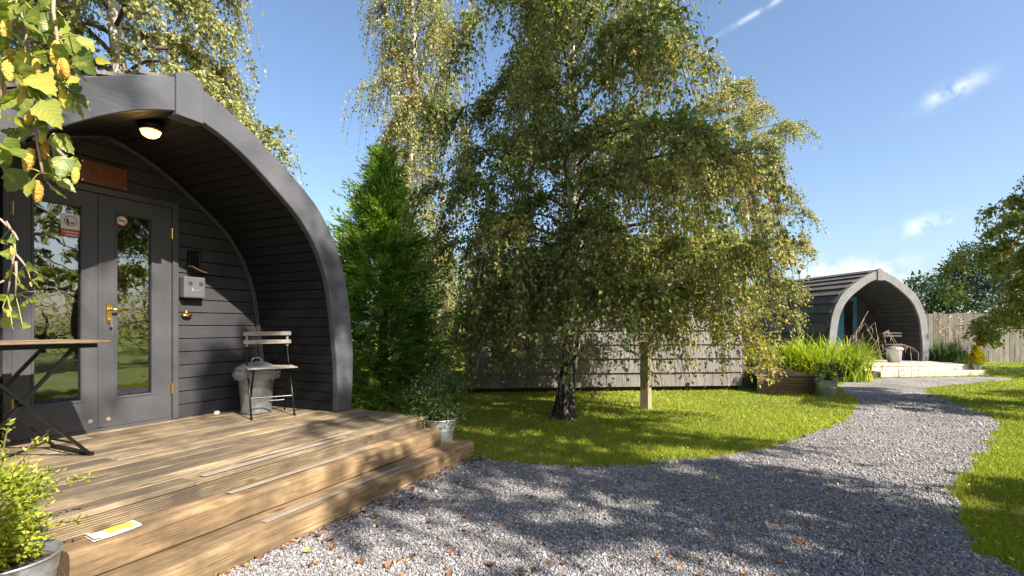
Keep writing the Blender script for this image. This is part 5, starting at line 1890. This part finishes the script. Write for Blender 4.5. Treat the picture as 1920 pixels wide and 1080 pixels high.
for i, (px, py, h, sp, n, lb) in enumerate([(1440, 714, 0.92, (0.42, 0.4), 520, 'bright strap leaved clump beside the side deck end of the border'),
                                            (1510, 716, 0.98, (0.45, 0.4), 620, 'bright strap leaved clump in the middle of the border before the far pod'),
                                            (1585, 714, 0.95, (0.45, 0.4), 560, 'bright strap leaved clump next to the pale far deck')]):
    c = ground_at(px, py)
    g = empty('strap_plant', c, 0, lb, 'plant', 'strap leaved plants in the border')
    blades(g, int(n * 1.2), sp, h * 0.92, 'blade', 60 + i, wid=0.03, arch=0.9)
g = empty('strap_plant', (12.7, 14.5, 0), 0, 'green clump with tall pale seed heads right of the far arch', 'plant')
blades(g, 420, (0.5, 0.35), 0.75, 'leaf_pot', 66, wid=0.045, arch=0.6)
m = MB()
rng = np.random.default_rng(67)
for k in range(14):
    x, yy = rng.normal() * 0.3, rng.normal() * 0.25
    hh = rng.uniform(1.2, 1.75)
    lx = rng.normal() * 0.16
    m.tube([(x, yy, 0), (x + lx * 0.5, yy, hh * 0.6), (x + lx, yy, hh)], [0.008, 0.006, 0.004], 4)
    for j in range(9):
        z = hh * (0.72 + 0.03 * j)
        m.tube([(x + lx * z / hh, yy, z), (x + lx * z / hh + rng.normal() * 0.05, yy + rng.normal() * 0.03, z + 0.06)], [0.011, 0.004], 4)
m.build('seed_stalks', M['dry'], g)

# bent dry flower stalks in front of the far porch, each its own thing
stalk_px = [[(1600, 690), (1594, 640), (1612, 612), (1628, 583)], [(1652, 672), (1640, 640), (1622, 606), (1600, 632)], [(1655, 676), (1648, 650), (1641, 605), (1612, 628)],
            [(1684, 676), (1680, 650), (1664, 620), (1640, 632)], [(1686, 674), (1684, 648), (1666, 619), (1652, 650)], [(1709, 676), (1707, 652), (1690, 645), (1668, 646)], [(1722, 662), (1712, 652), (1694, 646), (1672, 652)],
            [(1640, 690), (1628, 660), (1614, 640), (1596, 628)]]
STALK = ['tallest upright dry flower stalk at the strap leaf end, before the blue doors', 'dry flower stalk bent over sharply, second from the strap leaves', 'dry flower stalk with the highest kink in the middle of the tangle',
         'dry flower stalk leaning over the pale dustbin from its far side', 'dry flower stalk drooping steeply just in front of the pale dustbin', 'dry flower stalk with a flat horizontal arm right of the dustbin',
         'outermost low dry flower stalk nearest the right leg of the far arch', 'short dry flower stalk half hidden in the strap leaves']
for i, pts in enumerate(stalk_px):
    Yd = 12.25 - 0.05 * i
    W = [at(x, y_, Yd + 0.06 * j) for j, (x, y_) in enumerate(pts)]
    base = Vector((W[0].x, W[0].y, 0.0 if i in (0, 7) else 0.0))
    st = empty('dry_stalk', base, 0, STALK[i], 'stalk', 'bent dry stalks before the far porch')
    m = MB()
    foot = Vector((W[0].x, W[0].y, 0.0))
    m.tube([foot - base] + [p - base for p in W], [0.0045, 0.0045, 0.004, 0.004, 0.002], 5)
    m.build('stem', M['dry'], st, smooth=True)
    for k in range(7):
        q = W[2].lerp(W[3], random.random()) if k < 5 else W[1].lerp(W[2], random.random())
        dn = random.uniform(0.05, 0.24)
        sx_ = random.uniform(-0.05, 0.06)
        MB().tube([q - base, q - base + Vector((sx_ * 0.6, 0, -dn * 0.4)), q - base + Vector((sx_, 0.01, -dn))], [0.002, 0.0065, 0.002], 5).build('seed_pod', M['dry'], st)

# ------------------------------------------------------------------ boughs of birch hanging in close at the left
def leaf_shape(nm, seed):
    """serrated ovate leaf, unit length along x, slightly folded and curled"""
    rng = random.Random(seed)
    n = 9
    curl = rng.uniform(-0.12, 0.16)
    fold = rng.uniform(0.12, 0.3)
    V = []
    for i in range(n + 1):
        t = i / n
        V.append((t, 0, curl * t * t))
    for sg in (1, -1):
        for i in range(1, n):
            t = i / n
            w = 0.33 * math.sin(PI * min(1, t ** 0.62)) ** 0.9 * (1 - 0.25 * t)
            sr_ = 1 + (0.10 if i % 2 else -0.05)
            x = t + (0.05 if i % 2 else 0.0)
            V.append((min(x, 0.99), sg * w * sr_, curl * t * t + fold * w + 0.03 * math.sin(i * 2.1 + seed)))
    F = []
    def q(sg, i):
        if i == 0: return 0
        if i == n: return n
        return n + i if sg > 0 else n + (n - 1) + i
    for sg in (1, -1):
        for i in range(n):
            f = [i, i + 1] + ([q(sg, i + 1)] if i + 1 < n else []) + ([q(sg, i)] if i > 0 else [])
            f = tuple(dict.fromkeys(f))
            if len(f) >= 3: F.append(f if sg > 0 else f[::-1])
    me = bpy.data.meshes.new(nm)
    me.from_pydata(V, [], F)
    me.polygons.foreach_set('use_smooth', [True] * len(me.polygons))
    me.update()
    me.materials.append(M['near_leaf'])
    return me


LEAF_ME = [leaf_shape('leaf_%s' % w, i + 1) for i, w in enumerate(('flat', 'curled', 'folded', 'arched'))]
mbk = MB()
pr = [(0.0, 0.001)]
for i in range(13):
    t = i / 12
    r = 0.21 * math.sin(PI * (0.12 + 0.80 * t)) ** 0.7 * (1.0 + (0.04 if i % 3 == 1 else -0.03))
    pr.append((t, r))
pr.append((1.02, 0.01))
nn = 9
for x, r in pr:
    for k in range(nn):
        a = 2 * PI * k / nn
        mbk.v.append((x, r * math.cos(a), r * math.sin(a)))
for i in range(len(pr) - 1):
    for k in range(nn):
        k2 = (k + 1) % nn
        mbk.f.append((i * nn + k, i * nn + k2, (i + 1) * nn + k2, (i + 1) * nn + k))
_c = mbk.build('catkin', M['catkin'], None, smooth=True)
CAT_ME = _c.data
bpy.data.objects.remove(_c)


def orient(o, base, tip, nrm, roll):
    x = (tip - base)
    Ln = x.length
    x = x.normalized()
    z = (nrm - x * nrm.dot(x)).normalized()
    y_ = z.cross(x)
    Mx = Matrix((x, y_, z)).transposed().to_4x4() @ Matrix.Rotation(roll, 4, 'X')
    o.matrix_local = Matrix.Translation(base) @ Mx @ Matrix.Scale(Ln, 4)


def near_branch(label, Yd, twigs, leaves, catkins, seed, r=0.004):
    rng = random.Random(seed)
    br = empty('birch_branch', (0, 0, 0), 0, label, 'branch')
    P0 = at(*twigs[0][0], Yd)
    br.location = P0
    for tw in twigs:
        MB().tube([at(x, y_, Yd + 0.01 * rng.uniform(-1, 1)) - P0 for x, y_ in tw], [r * (1 - 0.5 * i / len(tw)) for i in range(len(tw))], 7).build('twig', M['twig_pale'], br, smooth=True)
    stems = MB()
    for (bx, by, tx, ty) in leaves:
        dep = rng.uniform(-0.05, 0.05) * Yd
        b = at(bx, by, Yd + dep) - P0
        t = at(tx, ty, Yd + dep + rng.uniform(-0.03, 0.03) * Yd) - P0
        t = b + (t - b) * 0.88
        o = link('leaf', rng.choice(LEAF_ME), None, br)
        nrm = (Vector((0, -1, 0)) + Vector((rng.gauss(0, .8), 0, rng.gauss(0.3, .7)))).normalized()
        orient(o, b, t, nrm, rng.gauss(0, 0.5))
        # short stalk back to the closest twig
        best = min((Vector((x, y_)) for tw in twigs for x, y_ in tw), key=lambda q: (q - Vector((bx, by))).length)
        if (best - Vector((bx, by))).length < 60:
            stems.tube([b, (b + at(best.x, best.y, Yd) - P0) / 2 + Vector((0, 0, 0.004)), at(best.x, best.y, Yd) - P0], r * 0.3, 4)
    stems.build('leaf_stalks', M['leaf_stalk'], br)['kind'] = 'stuff'
    for (cx_, cy_, ln, an) in catkins:
        dep = rng.uniform(-0.04, 0.03) * Yd
        dx, dy = math.sin(an) * ln / 2, math.cos(an) * ln / 2
        b = at(cx_ - dx, cy_ - dy, Yd + dep) - P0
        t = at(cx_ + dx, cy_ + dy, Yd + dep) - P0
        o = link('catkin', CAT_ME, None, br)
        orient(o, b, t, Vector((0, -1, 0)), rng.uniform(0, 6))
    return br


M['leaf_stalk'] = simple('leaf_stalk', (0.30, 0.30, 0.07), 0.6)
Z = lambda l: [(a / 2.7, 100 + b / 2.7, c / 2.7, 100 + d / 2.7) for a, b, c, d in l]
top_leaves = Z([(160, 105, 300, 225), (205, 235, 322, 400), (275, 405, 388, 525), (220, 550, 368, 662), (230, 640, 348, 752), (290, 635, 398, 712), (95, 435, -20, 560), (125, 590, 15, 720), (100, 405, -20, 385),
                (85, 235, -15, 290), (380, 70, 472, 185), (405, 10, 482, 105), (372, 195, 472, 302), (255, 455, 382, 600), (45, 500, 5, 610), (150, -10, 265, 62), (165, 640, 160, 755), (0, 330, 112, 345),
                (130, 120, 190, 300), (205, 150, 310, 240), (10, 130, 90, 40), (250, 520, 300, 640), (300, 300, 352, 335), (60, 60, 10, 150), (180, 330, 250, 420), (120, 330, 100, 440), (330, 180, 250, 200)])
top_leaves += [(60, 52, 105, 20), (95, 55, 52, 75), (133, 62, 152, 112), (150, 95, 178, 145), (178, 112, 212, 118), (40, 20, 0, 45), (20, 10, 60, -25), (75, 15, 110, -18), (30, 70, 0, 30), (118, 30, 86, 70), (50, 90, 85, 130), (20, 100, -10, 150), (60, 105, 100, 90), (10, 55, 45, 20), (45, 150, 80, 190), (0, 0, 30, 40), (70, -10, 40, 35)]
rl = random.Random(77)
for k in range(64):
    tx_, ty_ = rl.choice([(40, 10), (44, 45), (54, 100), (60, 170), (64, 225), (72, 280), (80, 320), (104, 30), (110, 80), (120, 130), (15, 60), (8, 120), (2, 180), (130, 165), (20, 265), (125, 300), (150, 60), (20, 20)])
    an_ = rl.gauss(0.0, 0.75)
    bx_, by_ = tx_ + rl.gauss(0, 12), ty_ + rl.gauss(0, 12)
    ln_ = rl.uniform(34, 56)
    top_leaves.append((bx_, by_, bx_ + math.sin(an_) * ln_, by_ + math.cos(an_) * ln_))
cat_z = [(45, 15, 110), (40, 85, 130), (5, 180, 110), (185, 60, 110), (270, 120, 100), (315, 75, 120), (325, 235, 110), (118, 215, 130), (148, 310, 110), (146, 540, 130), (228, 490, 100), (192, 700, 120), (382, 620, 90), (215, 420, 80), (300, 10, 80)]
cats = [(a / 2.7, 100 + b / 2.7, c / 2.7 * 0.92, random.uniform(-0.25, 0.25)) for a, b, c in cat_z] + [(12, 60, 42, 0.1), (105, 100, 45, -0.15), (30, 118, 40, 0.15), (68, 130, 38, 0.0), (122, 128, 36, 0.2)]
near_branch('birch bough with large green leaves and yellow catkins hanging close at the upper left', 0.82,
            [[(30, -60), (36, 0), (44, 45), (54, 100), (60, 170), (64, 225), (72, 280), (80, 325)], [(102, -50), (100, 20), (108, 75), (120, 130)], [(36, 0), (18, 60), (8, 120), (0, 190)], [(44, 45), (15, 70), (-20, 90)], [(66, 240), (40, 262), (10, 270)], [(64, 260), (90, 265), (128, 300)], [(60, 150), (95, 150), (130, 165)]],
            top_leaves, cats, 71, r=0.0032)
Z5 = lambda l: [(a / 4.154, 380 + b / 4.154, c / 4.154, 380 + d / 4.154) for a, b, c, d in l]
low_leaves = Z5([(205, 478, 290, 535), (300, 555, 368, 630), (240, 605, 335, 680), (155, 625, 240, 690), (300, 690, 380, 752), (222, 745, 328, 770), (95, 540, 22, 600), (135, 540, 190, 630), (0, 720, 95, 775), (85, 765, 145, 812), (85, 845, 182, 915), (80, 905, -10, 985),
                 (118, 940, 178, 995), (175, 950, 245, 965), (95, 950, 108, 995), (5, 290, 75, 335), (80, 270, 120, 330), (115, 300, 152, 355), (60, 360, 95, 455), (60, 860, 20, 930), (20, 760, -20, 700), (160, 520, 200, 600), (180, 780, 230, 850), (20, 820, 70, 880)])
near_branch('thin birch spray with small yellowing leaves hanging over the table', 1.95,
            [[(-30, 395), (2, 412), (26, 436), (28, 470), (24, 492), (18, 530), (14, 555)], [(26, 436), (34, 450)], [(28, 475), (40, 488), (49, 500)], [(30, 490), (31, 520), (29, 552)], [(-20, 540), (8, 526)], [(20, 430), (12, 415)]],
            low_leaves, [(15, 588, 14, 0.1), (23, 470, 18, 0), (58, 533, 10, 0.3)], 72, r=0.0045)

# ------------------------------------------------------------------ gravel stones, grass blades, fallen leaves
poly = np.array(GP)
rng = np.random.default_rng(81)
def view_points(n, y0, y1, pw):
    """ground points inside the view, thinner with distance"""
    u = rng.random(n)
    Y = (y0 ** (1 - pw) + u * (y1 ** (1 - pw) - y0 ** (1 - pw))) ** (1 / (1 - pw))
    X = (rng.random(n) * 2 - 1) * 1.12 * Y
    return np.stack([X, Y], -1)


def in_deck(P):
    d = P - np.array([C0.x, C0.y])
    t = d @ np.array([UX.x, UX.y]); n = d @ np.array([NY.x, NY.y])
    return (t < 1.93) & (n > -1.34) & (n < 4.7)


G = view_points(262000, 2.2, 9.0, 1.9)
ok = point_in_poly(G, poly) & ~in_deck(G)
G = G[ok]
n = len(G)
sz = rng.gamma(2.6, 0.0012, n) + 0.0021
sz *= np.interp(G[:, 1], [2, 6, 12], [1.0, 1.3, 2.0])
base_v = np.array([[1, 0, 0], [-1, 0, 0], [0, 1, 0], [0, -1, 0], [0, 0, 1], [0, 0, -1]], float)
base_f = np.array([[0, 2, 4], [2, 1, 4], [1, 3, 4], [3, 0, 4], [2, 0, 5], [1, 2, 5], [3, 1, 5], [0, 3, 5]])
V = base_v[None] * (0.65 + 0.7 * rng.random((n, 6, 1))) + rng.normal(size=(n, 6, 3)) * 0.16
V[:, :, 2] *= 0.75
a = rng.random(n) * 2 * PI
ca, sa = np.cos(a)[:, None], np.sin(a)[:, None]
V = np.stack([V[:, :, 0] * ca - V[:, :, 1] * sa, V[:, :, 0] * sa + V[:, :, 1] * ca, V[:, :, 2]], -1) * sz[:, None, None]
V[:, :, 0] += G[:, 0:1]; V[:, :, 1] += G[:, 1:2]
V[:, :, 2] += (0.006 + sz * (0.1 + 0.55 * rng.random(n)))[:, None]
F = (np.arange(n)[:, None, None] * 6 + base_f[None]).reshape(-1, 3)
gs = link('gravel', np_mesh('gravel', V.reshape(-1, 3), F, attrs={'rnd': np.repeat(rng.beta(2, 2.3, n), 6)}), M['stone'])
tag(gs, 'loose pale grey gravel stones covering the path', 'gravel', None, 'stuff')

B_ = view_points(520000, 2.3, 17.0, 1.35)
inside = point_in_poly(B_, poly)
near_edge = point_in_poly(B_ + rng.normal(size=B_.shape) * 0.05, poly)
ok = (~inside) & ~in_deck(B_) | (inside & ~near_edge & (rng.random(len(B_)) < 0.25) & ~in_deck(B_))
d2 = B_ - np.array([a2.x, a2.y])
t2 = d2 @ np.array([ax2.x, ax2.y]); n2 = d2 @ np.array([bk2.x, bk2.y])
ok &= ~((t2 > 0) & (t2 < len2 + 1.2) & (n2 > 0.1) & (n2 < 3.2))
B_ = B_[ok]
bd = np.hypot(B_[:, 0] - 0.71, B_[:, 1] - 6.84)
B_ = B_[rng.random(len(B_)) < np.clip((bd - 0.12) / 0.45, 0.05, 1)]
n = len(B_)
hgt = rng.uniform(0.014, 0.036, n) * (1 + 0.5 * (rng.random(n) < 0.06)) * np.interp(B_[:, 1], [2, 6, 17], [0.9, 1.0, 1.15])
eg = point_in_poly(B_ + rng.normal(size=B_.shape) * 0.07, poly)
hgt *= np.where(eg, rng.uniform(1.0, 2.2, n), 1.0)
wd = np.interp(B_[:, 1], [2, 6, 17], [0.0026, 0.0048, 0.014]) * rng.uniform(0.7, 1.3, n)
a = rng.random(n) * 2 * PI
ln = rng.normal(size=(n, 2)) * 0.45
b0 = np.stack([B_[:, 0] - np.cos(a) * wd, B_[:, 1] - np.sin(a) * wd, np.full(n, -0.002)], -1)
b1 = np.stack([B_[:, 0] + np.cos(a) * wd, B_[:, 1] + np.sin(a) * wd, np.full(n, -0.002)], -1)
tp = np.stack([B_[:, 0] + ln[:, 0] * hgt, B_[:, 1] + ln[:, 1] * hgt, hgt], -1)
V = np.stack([b0, b1, tp], 1).reshape(-1, 3)
F = np.arange(3 * n).reshape(-1, 3)
gn = 0.5 + 0.5 * np.sin(B_[:, 0] * 1.7 + 1) * np.sin(B_[:, 1] * 1.3)
gr = link('grass', np_mesh('grass', V, F, attrs={'rnd': np.repeat(np.clip(rng.beta(2, 2, n) * 0.72 + 0.30 * gn, 0, 1), 3)}), M['grass'])
tag(gr, 'short mown grass blades of the lawns', 'grass', None, 'stuff')

# fallen leaves one can pick out on the gravel, and the finer litter
def curl_leaf(nm, seed):
    rg_ = random.Random(seed)
    V, F = [], []
    for i in range(6):
        t = i / 5
        w = 0.42 * math.sin(PI * min(0.98, 0.06 + t * 0.92))
        for j, s in enumerate((-1, 0, 1)):
            V.append((t - 0.5, s * w, 0.18 * abs(s) * (0.5 + rg_.random()) + 0.22 * (t - 0.5) ** 2 * rg_.uniform(0.2, 1.8)))
    for i in range(5):
        for j in range(2):
            q = i * 3 + j
            F.append((q, q + 3, q + 4, q + 1))
    me = bpy.data.meshes.new(nm)
    me.from_pydata(V, [], F)
    me.update()
    return me


def dead_mat():
    m, nt, p, o = new_mat('fallen_leaf')
    oi = nd(nt, 'ShaderNodeObjectInfo')
    rp = ramp(nt, [(0.0, (0.07, 0.035, 0.02)), (0.5, (0.17, 0.08, 0.04)), (0.85, (0.27, 0.14, 0.065)), (1.0, (0.36, 0.30, 0.12))])
    nt.links.new(oi.outputs['Random'], rp.inputs['Fac'])
    nt.links.new(rp.outputs['Color'], p.inputs['Base Color'])
    p.inputs['Roughness'].default_value = 0.7
    return m


M['dead'] = dead_mat()
CL = [curl_leaf('fallen_leaf', s) for s in (1, 2, 3)]
for c in CL: c.materials.append(M['dead'])
rr = random.Random(91)
spots = []
for k in range(38):                                   # drift along the foot of the steps
    t = rr.uniform(-0.7, 1.9)
    p = L1(t, -1.36 - abs(rr.gauss(0, 0.13)))
    spots.append((p.x, p.y))
while len(spots) < 80:
    x, y_ = rr.uniform(480, 1880), 1085 - 210 * rr.random() ** 1.3
    p = ground_at(x, y_)
    if point_in_poly(np.array([[p.x, p.y]]), poly)[0] and not in_deck(np.array([[p.x, p.y]]))[0]:
        spots.append((p.x, p.y))
for x, y_ in spots:
    o = link('fallen_leaf', rr.choice(CL), None, None)
    s = rr.uniform(0.022, 0.058)
    o.scale = (s, s, s)
    o.location = (x, y_, 0.016)
    o.rotation_euler = (rr.gauss(0, .25), rr.gauss(0, .25), rr.uniform(0, 6.28))
    tag(o, 'curled brown fallen leaf lying on the gravel', 'leaf', 'fallen leaves on the gravel')
LP = view_points(2300, 2.4, 11.0, 1.3)
dsteps = L1(0.5, -1.38)
ex = np.stack([np.array(L1(t, -1.335 - abs(rng.normal() * 0.06))[:2]) for t in rng.uniform(-0.9, 1.95, 260)])
LP = np.concatenate([LP[~in_deck(LP)], ex])
n = len(LP)
P = np.column_stack([LP, np.full(n, 0.018) + 0.025 * (~point_in_poly(LP, poly))])
D = np.column_stack([rng.normal(size=(n, 2)), rng.normal(size=n) * 0.15])
lt = link('leaf_litter', leaf_mesh('leaf_litter', P, D, rng.uniform(0.012, 0.036, n), 0.7, None, rng, 0.15, 3.0), M['litter'])
tag(lt, 'scattered fine leaf litter over lawn and gravel', 'litter', None, 'stuff')
